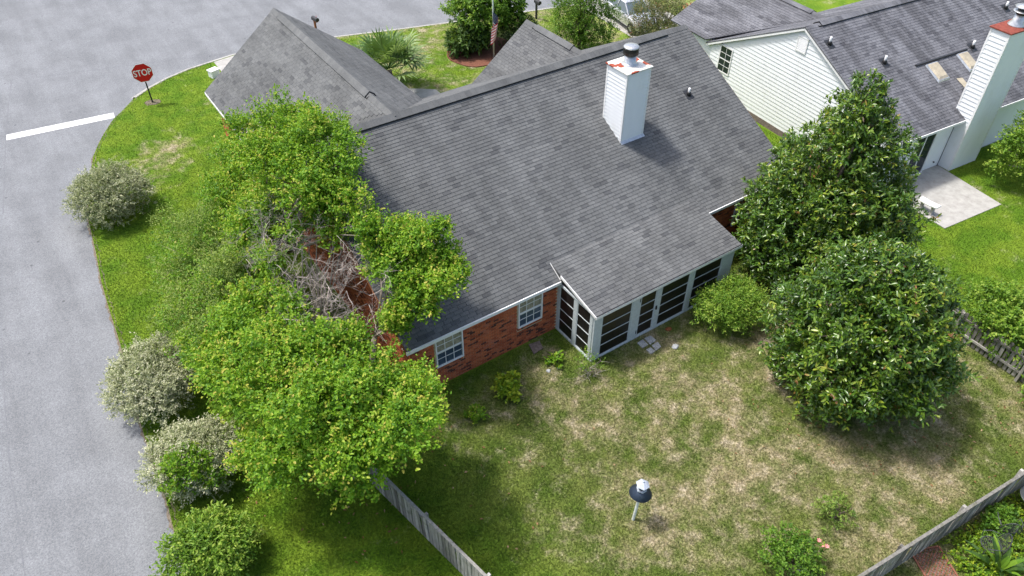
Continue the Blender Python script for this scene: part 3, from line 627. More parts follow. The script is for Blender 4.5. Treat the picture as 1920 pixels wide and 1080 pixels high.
MB().lathe([(.34, cz+.06), (.33, cz+.10), (.22, cz+.26), (.2, cz+.5)], 20, (px_, py_)).build('flue_collar', 'galvanised', nc, True)
nfl = MB().lathe([(.17, cz+.48), (.19, cz+.5), (.19, cz+.72), (.17, cz+.73)], 20, (px_, py_)).build('flue', 'dark_metal', nc, True)
MB().lathe([(.33, cz+.62), (.34, cz+.64), (.30, cz+.66)], 20, (px_, py_)).lathe([(.33, cz+.80), (.34, cz+.82), (.1, cz+.88), (.01, cz+.885)], 20, (px_, py_)).build('lid', 'galvanised', nfl, True)

# ================================================================= FENCES
def picket_mesh(w_, h_, th=.018):
    m = MB(); e = .035
    m.add([(-w_/2, 0, 0), (w_/2, 0, 0), (w_/2, 0, h_-e), (w_/2-e, 0, h_), (-w_/2+e, 0, h_), (-w_/2, 0, h_-e)]+[(-w_/2, th, 0), (w_/2, th, 0), (w_/2, th, h_-e), (w_/2-e, th, h_), (-w_/2+e, th, h_), (-w_/2, th, h_-e)],
          [(0, 1, 2, 3, 4, 5), (11, 10, 9, 8, 7, 6)]+[(i, 6+i, 6+(i+1) % 6, (i+1) % 6) for i in range(6)])
    return m.mesh('picket', 'fence_wood')
PK = [picket_mesh(.118, h) for h in (1.06, 1.09, 1.12)]
def fence(name, label, A, B, inner, post_gap=2.4, gap=.142, cap=True):
    # pickets on the outer face, rails and posts on the inner side (inner = +1: left of A->B)
    A = Vector((*A, 0)); B = Vector((*B, 0)); d = (B-A).normalized(); Lf = (B-A).length; ang = math.atan2(d.y, d.x)
    f = thing(name, label, 'fence', A, ang, 'weathered picket fences round the back yard'); n = int(Lf/gap)
    for i in range(n):
        o = link('picket', PK[rnd.randrange(3)], f); o.location = (gap*(i+.5), (-.018 if inner > 0 else 0), .03); o.rotation_euler = (rnd.gauss(0, .012), rnd.gauss(0, .015), rnd.gauss(0, .03))
    y0, y1 = (.006, .045) if inner > 0 else (-.045+.018, .014)
    if inner <= 0: y0, y1 = -.05, -.008
    for z in (.28, .86): MB().box((0, y0, z), (Lf, y1, z+.085)).build('rail', 'fence_wood', f)
    x = .1
    while x < Lf:
        a, b = (y1+.002, y1+.092) if inner > 0 else (y0-.092, y0-.002)
        bevel(MB().box((x, a, -.1), (x+.09, b, 1.14+.05*rnd.random())).build('post', 'fence_wood', f), .008); x += post_gap
    if cap: MB().box((0, (-.03 if inner > 0 else -.055), 1.152), (Lf, (.05 if inner > 0 else .03), 1.180)).build('cap_rail', 'fence_wood', f)
    return f
fence('picket_fence', 'weathered grey picket fence leaving the light green tree along the bottom edge', (-2.45, -1.9), (-1.05, -9.2), 1)
fence('picket_fence', 'weathered grey picket fence in the lower right corner before the metal chairs', (5.2, -11.85), (16.9, -13.05), 1)
fence('picket_fence', 'grey picket fence with rails beyond the nearer round magnolia', (16.95, -12.9), (17.3, -5.6), 1, gap=.165, cap=False)

# ================================================================= FOLIAGE
def norm(a): return a/np.maximum(np.linalg.norm(a, axis=1, keepdims=True), 1e-9)
def leaf_mesh(name, P, D, Nn, ln, wd, tint, mat, shape='diamond', fold=.25):
    n = len(P); D = norm(D); S = norm(np.cross(D, Nn)); U = np.cross(S, D); ln = ln[:, None]; wd = wd[:, None]
    if shape == 'diamond':
        V = np.stack([P, P+D*ln*.5+S*wd*.5+U*wd*fold, P+D*ln-U*ln*.12, P+D*ln*.5-S*wd*.5+U*wd*fold], 1).reshape(-1, 3)
        b = np.arange(n)[:, None]*4; Fc = np.concatenate([b+[0, 1, 2], b+[0, 2, 3]], 1).reshape(-1, 3); t_ = np.repeat(tint, 2)
    else:                                              # broad leaf: midrib, two half blades
        V = np.stack([P, P+D*ln*.3+S*wd*.46+U*wd*fold, P+D*ln*.72+S*wd*.40+U*wd*fold*.6, P+D*ln-U*ln*.1, P+D*ln*.72-S*wd*.40+U*wd*fold*.6, P+D*ln*.3-S*wd*.46+U*wd*fold, P+D*ln*.5], 1).reshape(-1, 3)
        b = np.arange(n)[:, None]*7; Fc = np.concatenate([b+[0, 1, 6], b+[1, 2, 6], b+[2, 3, 6], b+[3, 4, 6], b+[4, 5, 6], b+[5, 0, 6]], 1).reshape(-1, 3); t_ = np.repeat(tint, 6)
    return tri_mesh(name, V, Fc, t_, mat)
def in_house(P):
    x, y, z = P[:, 0], P[:, 1], P[:, 2]
    zr = np.where(y <= W, ZE+sl_*y, ZR-sl_*(y-W))
    m = (x > -.06) & (x < L+.1) & (y > -.1) & (y < 2*W) & (z < zr+.07)
    m |= (x > .0) & (x < 7.2) & (y > 12) & (y < WF+.1) & (z < WZR-.757*abs(x-WR)+.06)
    m |= (x > PX0-.06) & (x < PX1+.08) & (y > PY-.1) & (y < .7) & (z < PZ+(y-PY)*(pzt-PZ)/(PYT-PY)+.06)
    xl = (x-22.8)*math.cos(NR)+(y-4.8)*math.sin(NR); yl = -(x-22.8)*math.sin(NR)+(y-4.8)*math.cos(NR)
    m |= (xl > -.1) & (yl > -5.95) & (yl < 6) & (z < NZR-NS*abs(yl)+.08)
    m |= (xl > 4.45) & (xl < 6.45) & (yl > -6.25) & (yl < -5) & (z < 6.6)
    return m
def sprays(lobes, n, shell=.22, lump=.22, down=.35):
    # points on uneven lobes; each with an outward direction and the lobe's own shade
    L_ = np.array([(*c, *(r if hasattr(r, '__len__') else (r, r, r*.85))) for c, r in lobes]); wgt = (L_[:, 3]*L_[:, 4]*L_[:, 5])**(2/3); wgt /= wgt.sum()
    k = R.choice(len(L_), n, p=wgt); d = norm(R.normal(size=(n, 3))); fl_ = (d[:, 2] < 0) & (R.random(n) > down); d[fl_, 2] *= -1
    ph = k*1.7; bump = 1+lump*(np.sin(d[:, 0]*5.1+ph)*np.sin(d[:, 1]*4.7+ph*1.3)+.6*np.sin(d[:, 2]*9+d[:, 0]*7+ph))
    r = np.clip(1-np.abs(R.normal(0, shell, n)), .15, 1)*bump
    P = L_[k, :3]+d*L_[k, 3:6]*r[:, None]
    ins = np.zeros(n, bool)                            # drop sprays buried deep in another lobe
    for j in range(len(L_)):
        q = ((P-L_[j, :3])/L_[j, 3:6]); ins |= ((q**2).sum(1) < .42) & (k != j)
    keep = (~ins | (R.random(n) < .25)) & (P[:, 2] > .05) & ~in_house(P)
    shade = R.random(len(L_))[k]
    return P[keep], d[keep], shade[keep], r[keep]
def crown(lobes, nspray, per, ln, wd, mat, twig=.3, shape='diamond', base=.5, spread=.16, tip=.0, shell=.22, lump=.22, droop=0., loc=(0, 0, 0), cup=.9, down=.35, fold=.25):
    P, d, sh, r = sprays(lobes, nspray, shell, lump, down); n = len(P)
    tw = norm(d+R.normal(0, .45, (n, 3))+[0, 0, .35-droop]); tl = twig*R.uniform(.5, 1.3, n)
    s = np.tile((np.arange(per)+.6)/per, (n, 1)); Q = P[:, None]+tw[:, None]*(tl[:, None]*s)[..., None]+R.normal(0, twig*.09, (n, per, 3)); Q[..., 2] -= droop*twig*s**2
    side = norm(R.normal(size=(n*per, 3))).reshape(n, per, 3); LD = tw[:, None]*.55+side*cup; LN = np.array([0, 0, 1.])+d[:, None]*.55+R.normal(0, .38, (n, per, 3))
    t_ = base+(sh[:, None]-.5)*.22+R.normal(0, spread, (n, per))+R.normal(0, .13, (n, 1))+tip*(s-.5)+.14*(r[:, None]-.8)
    Q = Q.reshape(-1, 3); k = len(Q); ok = ~in_house(Q) & (Q[:, 2] > .02)
    return leaf_mesh('crown', Q[ok]-np.array(loc), LD.reshape(-1, 3)[ok], LN.reshape(-1, 3)[ok], (ln*R.uniform(.5, 1.35, k))[ok], (wd*R.uniform(.7, 1.2, k))[ok], t_.reshape(-1)[ok], mat, shape, fold)
def limbs(base, lobes, r0, loc, extra=2, fork=.35, mat='bark', parent=None, low=None):
    m = MB(); b = Vector(base); ctr = sum((Vector(c) for c, r in lobes), Vector())/len(lobes); f = b+(ctr-b)*fork; f.x = b.x+(ctr.x-b.x)*fork*.5; f.y = b.y+(ctr.y-b.y)*fork*.5; o = Vector(loc)
    m.tube([b-o-Vector((0, 0, .1)), b-o+(f-b)*.12, b-o+(f-b)*.6, f-o], [r0*1.35, r0*1.05, r0*.9, r0*.8], 9)
    for c, r in lobes:
        c = Vector(c); rr = r[0] if hasattr(r, '__len__') else r; mid = f.lerp(c, .5)+Vector((rnd.gauss(0, .12), rnd.gauss(0, .12), .15)); e = c+Vector((0, 0, rr*.25))
        m.tube([f-o, mid-o, e-o], [r0*.55, r0*.36, r0*.15], 6)
        for _ in range(extra):
            g = c+Vector((rnd.gauss(0, 1), rnd.gauss(0, 1), rnd.gauss(0, .6)))*rr*.55; h = mid.lerp(e, rnd.random()); m.tube([h-o, h.lerp(g, .5)-o+Vector((0, 0, .05)), g-o], [r0*.22, r0*.15, r0*.05], 5)
    return m
def fray(lobes, k=6, f=.46, out=1.12):                  # small lobes round the big ones break up the outline
    o = [(c, (r*.74, r*.74, r*.6)) for c, r in lobes]
    for c, r in lobes:
        for _ in range(k):
            d = Vector((rnd.gauss(0, 1), rnd.gauss(0, 1), rnd.gauss(.15, .7))).normalized()*r*out*rnd.uniform(.8, 1.15); q = r*f*rnd.uniform(.6, 1.2)
            o.append(((c[0]+d.x, c[1]+d.y, c[2]+d.z*.8), (q, q, q*.7)))
    return o
def frayed(lobes): return [q for q in fray(lobes, 2, .38, 1.0)[len(lobes):] if q[0][2] > .5]
def tree(name, label, cat, base, lobes, r0, crowns, group=None, bark='bark', extra=2, fork=.35):
    t_ = thing(name, label, cat, (base[0], base[1], 0), 0, group); loc = (base[0], base[1], 0)
    limbs((base[0], base[1], 0), lobes, r0, loc, extra, fork).build('trunk', bark, t_, True)
    for kw in crowns:
        kw = dict(kw); lb = kw.pop('lobes', lobes); link('crown', crown(lb, loc=loc, **kw), t_)
    return t_
def P3(px, py, z): return tuple(at(px, py, z))

# ---- the light green trees on the left
near_lobes = [(P3(520, 620, 4.1), .5), (P3(555, 575, 4.2), .35), (P3(650, 640, 4.3), .45), (P3(500, 560, 3.9), .55), (P3(450, 600, 3.3), .6), (P3(395, 650, 2.6), .6), (P3(640, 760, 4.2), 1.5), (P3(725, 740, 3.9), .95), (P3(560, 700, 4.3), 1.2), (P3(540, 800, 3.2), 1.15), (P3(635, 815, 3.1), 1.1), (P3(725, 785, 3.1), .9), (P3(470, 740, 2.8), 1.0), (P3(590, 650, 4.5), .7), (P3(780, 735, 3.5), .5), (P3(480, 640, 3.6), .9), (P3(600, 850, 2.3), .65), (P3(710, 845, 2.1), .5), (P3(420, 690, 2.4), .75), (P3(505, 835, 2.2), .6)]
tree('leafy_tree', 'light green leafy tree at the start of the fence by the house corner', 'tree', (-2.75, -1.35), near_lobes, .17,
     [dict(lobes=fray(near_lobes), nspray=11500, per=9, ln=.09, wd=.058, mat='leaf_bright', twig=.34, base=.55, spread=.17, tip=.22, lump=.3, shape='broad')], 'leafy trees beside the gable wall', 'pale_bark', 3)
far_lobes = [(P3(500, 400, 4.6), .6), (P3(470, 440, 4.0), .6), (P3(510, 500, 4.2), .45), (P3(600, 400, 5.2), .35), (P3(690, 420, 5.6), .45), (P3(545, 440, 4.8), .3), (P3(520, 235, 6.5), .75), (P3(585, 255, 6.7), .7), (P3(635, 310, 6.4), .65), (P3(590, 330, 6.3), .7), (P3(650, 385, 5.8), .55), (P3(500, 310, 6.0), .8), (P3(460, 250, 5.6), .6), (P3(640, 255, 6.8), .4), (P3(540, 290, 6.5), .7), (P3(560, 380, 5.9), .5), (P3(470, 480, 3.6), .6), (P3(430, 520, 3.2), .55), (P3(640, 440, 4.8), .4), (P3(530, 265, 4.8), 1.15), (P3(470, 300, 4.0), .9), (P3(590, 265, 5.3), .85), (P3(610, 330, 5.2), .8), (P3(450, 370, 3.6), .9), (P3(530, 330, 4.6), 1.0), (P3(640, 395, 5.0), .65), (P3(500, 420, 3.8), .8), (P3(610, 290, 5.6), .7), (P3(420, 430, 3.0), .8), (P3(620, 250, 5.6), .45)]
tree('leafy_tree', 'light green leafy tree reaching up to the garage roof', 'tree', (-1.9, 7.6), far_lobes, .15,
     [dict(lobes=fray(far_lobes), nspray=10500, per=9, ln=.09, wd=.058, mat='leaf_bright', twig=.34, base=.52, spread=.17, tip=.22, lump=.3, shape='broad')], 'leafy trees beside the gable wall', 'pale_bark', 3)
over_lobes = [(P3(770, 455, 5.2), .75), (P3(742, 510, 4.7), .6), (P3(800, 520, 4.7), .7), (P3(835, 490, 4.8), .4), (P3(770, 570, 4.0), .55), (P3(712, 465, 5.0), .45), (P3(740, 600, 3.6), .4)]
tree('leafy_tree', 'light green leafy tree hanging over the left edge of the shingle roof', 'tree', (-.85, 1.4), over_lobes, .11,
     [dict(lobes=fray(over_lobes, 5), nspray=3400, per=9, ln=.09, wd=.058, mat='leaf_bright', twig=.32, base=.53, spread=.17, tip=.22, lump=.34, shape='broad')], 'leafy trees beside the gable wall', 'pale_bark', 4, .5)
willow_lobes = [(P3(400, 480, 2.8), 1.2), (P3(360, 520, 2.2), 1.1), (P3(440, 540, 3.1), 1.1), (P3(380, 590, 2.4), 1.1), (P3(450, 620, 2.8), 1.0), (P3(350, 450, 2.0), .9), (P3(470, 460, 3.3), .9), (P3(400, 650, 2.0), .9), (P3(420, 400, 2.6), .8), (P3(345, 590, 1.6), .7)]
tree('wispy_tree', 'olive wispy small-leaved tree on the lawn between the road shrubs and gable', 'tree', (-3.9, 5.6), willow_lobes, .12,
     [dict(lobes=fray(willow_lobes, 3), nspray=7000, per=10, ln=.085, wd=.03, mat='leaf_olive', twig=.5, base=.5, spread=.18, tip=.25, lump=.3, shell=.3, cup=.6), dict(nspray=1500, per=8, ln=.10, wd=.06, mat='leaf_bright', twig=.35, base=.4, spread=.17, lump=.3)], None, 'pale_bark', 4)
# ---- bare grey tangle in the middle
bt = thing('bare_tree', 'dead grey leafless tangle of twigs between the leafy trees and brick gable', 'tree', (-1.3, 4.1, 0))
def twigs(m, p, d, ln, r, depth):
    pts = [p]; q = p.copy(); dd = d.copy(); k = 4
    for i in range(k):
        dd = (dd+Vector((rnd.gauss(0, .2), rnd.gauss(0, .2), rnd.gauss(.02, .17)))).normalized(); q = q+dd*ln/k; pts.append(q.copy())
    m.tube(pts, [r*(1-.7*i/k) for i in range(k+1)], 5 if depth > 2 else 3)
    if depth > 0:
        for _ in range(5 if depth > 1 else 6):
            i = rnd.randrange(1, k+1); e = (dd+Vector((rnd.gauss(0, .75), rnd.gauss(0, .75), rnd.gauss(.0, .6)))).normalized(); twigs(m, pts[i], e, ln*rnd.uniform(.42, .72), r*.52, depth-1)
tm = MB(); br = MB(); root_ = Vector((-1.3, 4.1, 0))
for k in range(170):
    py = 345+290*(k+.5)/170; wd_ = 60+75*math.sin(math.pi*min(1, (py-330)/300)); px = 585+.18*(py-480)+wd_*rnd.uniform(-1, 1)*.95
    e = Vector(P3(px, py, 5.3-1.5*(py-345)/290+rnd.gauss(0, .25)))-root_
    twigs(tm, e, Vector((rnd.gauss(-.2, 1), rnd.gauss(-.2, 1), rnd.gauss(.25, .5))).normalized(), rnd.uniform(.5, .95), .0082, 2)
    if k % 9 == 0: s_ = Vector((rnd.gauss(0, .08), rnd.gauss(0, .08), .2)); mid = s_.lerp(e, .55)+Vector((rnd.gauss(0, .2), rnd.gauss(0, .2), .3)); br.tube([s_, mid, e], [.034, .022, .01], 6)
br.tube([(0, 0, -.1), (0, 0, .3)], [.11, .09], 8); br.build('trunk', 'dead_twig', bt); tm.build('twigs', 'dead_twig', bt)

# ---- magnolias
def cone_lobes(base, zs):                              # rings of lobes: (z, ring radius, lobe radius, count)
    out = []
    for z, rr, lr, k in zs:
        a0 = rnd.random()*6
        for i in range(k):
            a = a0+2*math.pi*i/k+rnd.gauss(0, .15); out.append(((base[0]+rr*math.cos(a), base[1]+rr*math.sin(a), z+rnd.gauss(0, .12)), lr*rnd.uniform(.85, 1.15)))
    return out
MG1, MG2 = (15.8, -2.8), (11.85, -7.3)
mag1 = cone_lobes(MG1, [(1.2, 1.95, 1.1, 8), (2.7, 1.75, 1.1, 8), (4.1, 1.35, 1.0, 6), (5.5, .8, .85, 4), (6.7, .35, .62, 3), (7.55, .1, .42, 1)])
mag2 = cone_lobes(MG2, [(1.0, 1.3, .85, 8), (2.2, 1.6, .95, 9), (3.4, 1.35, .95, 7), (4.5, .75, .85, 4), (5.2, .1, .65, 1)])
mk = dict(per=9, ln=.165, wd=.068, mat='leaf_magnolia', twig=.25, shape='broad', base=.42, spread=.16, tip=.28, shell=.16, lump=.34, cup=.85, fold=.16, down=.5)
tree('magnolia_tree', 'tall pointed dark magnolia tree before the white house', 'tree', MG1, mag1, .2, [dict(mk, lobes=mag1+frayed(mag1), nspray=9000, base=.40)], 'glossy magnolia trees', 'bark', 1, .6)
m2 = tree('magnolia_tree', 'round glossy magnolia tree on the lawn nearest the far fence', 'tree', MG2, mag2, .2, [dict(mk, lobes=mag2+frayed(mag2), nspray=8200)], 'glossy magnolia trees', 'bark', 1, .6)
fb = MB()
c = Vector(P3(1644, 497, 4.9))-Vector((*MG2, 0))
for k in range(8): a = k*.785; fb.add([c, c+Vector((.10*math.cos(a), .10*math.sin(a), .05)), c+Vector((.15*math.cos(a+.3), .15*math.sin(a+.3), .09)), c+Vector((.10*math.cos(a+.6), .10*math.sin(a+.6), .06))], [(0, 1, 2, 3)])
fb.build('flower', 'flower_white', m2)

# ---- shrubs
def shrub(name, label, cat, c, rx, ry, h, nspray, group=None, n=7, lob=.55, zlow=.35, **kw):
    lobes = [((c[0], c[1], h*.52), (rx*.72, ry*.72, h*.46))]
    for i in range(n):
        a = 2*math.pi*i/n+rnd.gauss(0, .2); q = rnd.uniform(.42, .6); lobes.append(((c[0]+rx*q*math.cos(a), c[1]+ry*q*math.sin(a), h*rnd.uniform(zlow, .62)), (rx*lob, ry*lob, h*.36)))
    o = thing(name, label, cat, (c[0], c[1], 0), 0, group); m = MB()
    for _ in range(9):
        e = Vector((rnd.gauss(0, rx*.45), rnd.gauss(0, ry*.45), h*rnd.uniform(.5, .85))); m.tube([(e.x*.1, e.y*.1, -.03), (e.x*.5, e.y*.5, e.z*.55), e], [.03, .02, .008], 5)
    m.build('stems', 'bark', o); link('foliage', crown(lobes, nspray, loc=(c[0], c[1], 0), **kw), o); return o, lobes
sg = dict(per=10, ln=.075, wd=.034, mat='leaf_sage', twig=.2, base=.5, spread=.2, tip=.35, shell=.18, lump=.3, cup=.6)
def ctr(px, py, z): return at(px, py, z)[:2]
shrub('roadside_shrub', 'rounded sage green shrub at the road edge below the stop line', 'shrub', ctr(207, 362, 1.0), 1.5, 1.45, 2.1, 5200, 'shrubs along the road', **sg)
shrub('roadside_shrub', 'silvery grey shrub at the road edge beside the wispy tree', 'shrub', ctr(282, 715, .9), 1.25, 1.35, 1.85, 4200, 'shrubs along the road', **dict(sg, base=.62, tip=.35))
s3, l3 = shrub('roadside_shrub', 'silvery shrub with a bright green patch on its road side', 'shrub', ctr(368, 860, .8), 1.25, 1.1, 1.6, 3400, 'shrubs along the road', **dict(sg, base=.62, tip=.35))
c3 = ctr(368, 860, .8); link('green_patch', crown([((P3(350, 870, 1.35)), .5), ((P3(335, 900, 1.0)), .42), ((P3(395, 895, .9)), .3)], 520, 9, .08, .045, 'leaf_bright', .2, base=.4, loc=(c3[0], c3[1], 0)), s3)
shrub('roadside_shrub', 'fresh green leafy shrub at the bottom of the picture beside the road', 'shrub', ctr(392, 1032, .7), 1.0, .95, 1.35, 1500, 'shrubs along the road', per=10, ln=.11, wd=.05, mat='leaf_mid', twig=.34, base=.6, tip=.3, shell=.25, lump=.3)
shrub('porch_shrub', 'airy light green bush at the right end of the glazed porch', 'shrub', ctr(1370, 575, .65), 1.2, 1.05, 1.5, 2600, per=10, ln=.085, wd=.035, mat='leaf_mid', twig=.3, base=.68, tip=.3, shell=.25, lump=.28)
def tuft(name, label, px, py, r, h, nspray, mat='leaf_mid', ln=.1, wd=.06, base=.6, cat='plant', group=None, **kw):
    c = at(px, py, 0)[:2]; return shrub(name, label, cat, c, r, r, h, nspray, group, n=5, per=7, ln=ln, wd=wd, mat=mat, twig=.16, base=base, shell=.3, lump=.3, **kw)
tuft('garden_plant', 'bright lime leafy plant standing in the yard before the brick wall', 952, 735, .42, .5, 150, 'leaf_lime', .15, .10)
tuft('garden_plant', 'small green leafy plant nearest the light green tree in the yard', 892, 782, .3, .28, 70, 'leaf_bright', .12, .07)
tuft('garden_plant', 'tiny green plant between the brown stone and porch corner', 1040, 680, .24, .25, 45, 'leaf_bright', .13, .08)
tuft('garden_shrub', 'sparse twiggy shrub in dry grass before the lower right fence', 1558, 972, .5, .75, 130, 'leaf_olive', .09, .04, .4, 'shrub')
rs, _ = tuft('rose_bush', 'green rose bush with pink flowers at the bottom edge', 1478, 1062, .75, 1.15, 720, 'leaf_mid', .08, .05, .4, 'shrub')
rc = at(1478, 1062, 0)
for (px, py, z) in ((1535, 1014, .75), (1541, 1023, .7), (1550, 1025, .65)):
    q = Vector(P3(px, py, z))-Vector((rc[0], rc[1], 0)); m = MB()
    for k in range(7): a = k*.9; m.add([q, q+Vector((.05*math.cos(a), .05*math.sin(a), .015)), q+Vector((.07*math.cos(a+.4), .07*math.sin(a+.4), .045)), q+Vector((.05*math.cos(a+.8), .05*math.sin(a+.8), .02))], [(0, 1, 2, 3)])
    m.tube([q-Vector((.25, 0, .4)), q], [.006, .004], 4); m.build('flower', 'flower_pink', rs)
spn = thing('spindly_shrub', 'spindly half bare shrub at the front corner post of the porch', 'shrub', tuple(at(1108, 700, 0)))
m = MB()
for _ in range(9): twigs(m, Vector((rnd.gauss(0, .06), rnd.gauss(0, .06), 0)), Vector((rnd.gauss(-.25, .5), rnd.gauss(.1, .5), 1)).normalized(), rnd.uniform(.4, .75), .009, 1)
m.build('stems', 'dead_twig', spn); bse = at(1108, 700, 0)
link('foliage', crown([((bse[0]-.35, bse[1]+.1, .5), .3), ((bse[0]-.1, bse[1]+.25, .65), .3), ((bse[0]+.15, bse[1], .35), .25)], 70, 6, .07, .035, 'leaf_mid', .16, base=.7, shell=.4, loc=tuple(bse)), spn)

# ---- plants in front of the houses
tree('street_tree', 'broad leafy tree in the mulch bed behind the flagpole', 'tree', (16.9, 21.9), cone_lobes((16.9, 21.9), [(1.9, 1.5, .8, 8), (2.7, 1.2, .95, 6), (3.6, .4, .8, 2)]), .14,
     [dict(nspray=2300, per=9, ln=.19, wd=.085, mat='leaf_mid', twig=.3, shape='broad', base=.42, spread=.2, tip=.2, lump=.3)], None, 'bark', 1, .6)
shrub('bed_shrub', 'broad-leaved green shrub in the mulch bed left of the flagpole', 'shrub', (15.2, 21.3), 1.15, 1.0, 1.5, 700, per=8, ln=.26, wd=.11, mat='leaf_dark', twig=.25, shape='broad', base=.75)
shrub('bed_shrub', 'dark clipped round bush right of the flagpole', 'shrub', (18.1, 20.6), 1.15, 1.1, 1.7, 1500, per=9, ln=.07, wd=.04, mat='leaf_dark', twig=.18, base=.3, shell=.12, lump=.1)
tree('garden_tree', 'upright dense green tree between the small front gable and driveway', 'tree', (20.4, 17.5), cone_lobes((20.4, 17.5), [(.9, .95, .85, 6), (2.0, 1.05, .9, 6), (3.1, .85, .85, 5), (4.2, .4, .7, 3)]), .12,
     [dict(nspray=3000, per=9, ln=.11, wd=.05, mat='leaf_mid', twig=.3, base=.36, spread=.2, lump=.3, tip=.1)], None, 'bark', 1, .5)
cm, cl = (24.2, 15.1), None
cm_l = cone_lobes(cm, [(1.0, 1.0, .7, 6), (1.8, 1.15, .8, 7), (2.6, .8, .8, 4)])
tree('flowering_tree', 'olive green tree with a few red flowers hiding the parked car', 'tree', cm, cm_l, .09, [dict(nspray=2700, per=9, ln=.085, wd=.04, mat='leaf_autumn', twig=.3, base=.48, spread=.2, lump=.3, shell=.28), dict(lobes=[((cm[0]+1.0, cm[1]-1.1, 2.7), .3), ((cm[0]+1.3, cm[1]-1.0, 2.4), .25)], nspray=26, per=8, ln=.06, wd=.05, mat='flower_red', twig=.14)], None, 'bark', 2, .45)
# fan palm
pc = (9.3, 19.6); palm = thing('fan_palm', 'fan palm clump with spiky grey green fronds by the garage roof', 'palm', (*pc, 0))
MB().tube([(0, 0, -.1), (.03, 0, .6), (0, .03, 1.1)], [.22, .2, .16], 10).build('trunk', 'bark', palm)
for k in range(52):
    a = k*2.4+rnd.gauss(0, .15); el = rnd.uniform(.0, 1.3); plen_ = rnd.uniform(1.0, 1.6); d = Vector((math.cos(a)*math.cos(el), math.sin(a)*math.cos(el), math.sin(el)))
    o = Vector((0, 0, 1.25)); e = o+d*plen_+Vector((0, 0, -.1)); m = MB(); m.tube([o, e], [.018, .012], 4, .4)
    side = d.cross(Vector((0, 0, 1))).normalized(); up = side.cross(d); nb_ = 13; t_ = rnd.uniform(.3, .95)
    for j in range(nb_):
        th = (j/(nb_-1)-.5)*3.6; bd = (d*math.cos(th)+side*math.sin(th)+up*(.22-.1*abs(th))).normalized(); bl = rnd.uniform(1.0, 1.35)*(1-.12*abs(th)); ps_ = bd.cross(up).normalized()*.06
        m1 = e+bd*bl*.55; m2_ = e+bd*bl+Vector((0, 0, -.22*bl*rnd.uniform(.5, 1.3)))
        m.add([e, m1+ps_, m2_, m1-ps_], [(0, 1, 2, 3)], min(1, max(0, t_+rnd.gauss(0, .12))))
    m.build('frond', 'leaf_palm', palm)
# ---- plants along the right edge
tree('yard_tree', 'light green drooping tree at the right edge beside the patio', 'tree', (28.9, -4.6), [((28.3, -4.1, 2.7), .9), ((28.9, -4.7, 3.0), 1.1), ((27.6, -3.7, 2.2), .6), ((27.9, -4.5, 1.5), .6), ((27.3, -3.4, 1.7), .35), ((27.1, -3.35, 1.1), .25), ((28.6, -5.2, 1.8), .8)], .12,
     [dict(nspray=2300, per=9, ln=.12, wd=.07, mat='leaf_mid', twig=.34, base=.68, tip=.2, droop=.5, lump=.3)], None, 'pale_bark', 2)
shrub('fence_shrub', 'bright green climbing shrub over the far right picket fence', 'shrub', (18.1, -9.4), 1.15, 1.7, 2.1, 1900, per=9, ln=.10, wd=.07, mat='leaf_mid', twig=.28, base=.55, tip=.2, lump=.3)
shrub('fence_shrub', 'green leafy shrub at the right edge inside the fence corner', 'shrub', (16.5, -11.6), .8, .8, 1.3, 800, per=9, ln=.10, wd=.07, mat='leaf_mid', twig=.26, base=.55, tip=.2, lump=.3)
# strap-leaved plant in the lower right corner
cyc = thing('strap_leaf_plant', 'dark green strap-leaved plant in the lower right corner', 'plant', tuple(at(1868, 1072, 0)))
for k in range(30):
    a = k*2.4; el = rnd.uniform(.35, 1.35); ll = rnd.uniform(1.0, 1.5); d = Vector((math.cos(a)*math.cos(el), math.sin(a)*math.cos(el), math.sin(el))); sd_ = d.cross(Vector((0, 0, 1))).normalized(); m = MB(); nrm_ = sd_.cross(d); pr = None
    for j in range(6):
        f_ = j/5; c = d*ll*f_+Vector((0, 0, -.38*ll*f_**2)); w_ = .07*math.sin(math.pi*min(1, .18+.8*f_))+.004
        row = [c-sd_*w_+nrm_*w_*.35, c, c+sd_*w_+nrm_*w_*.35]
        if pr: m.add(pr+row, [(0, 1, 4, 3), (1, 2, 5, 4)], rnd.uniform(.35, .8))
        pr = row
    m.build('leaf', 'leaf_dark' if k % 3 else 'leaf_mid', cyc)
gc = [((x, y, .05), (.6, .55, .16)) for x, y in ((9.9, -12.95), (10.7, -13.1), (11.5, -13.0), (12.3, -13.2), (10.3, -13.7), (11.2, -13.8), (9.6, -13.5), (12.9, -13.4), (10.9, -13.4))]
gco = link('ground_cover', crown(gc, 1500, 6, .07, .055, 'leaf_lime', .12, base=.42, spread=.25, shell=.3), None, label='yellow green ivy-like ground cover outside the lower right fence', category='ground cover', kind='stuff')
shrub('ivy_clump', 'dark green leafy clump against the outside of the lower right fence', 'plant', (11.3, -12.95), .55, .3, .55, 230, per=8, ln=.10, wd=.08, mat='leaf_mid', twig=.16, base=.4)

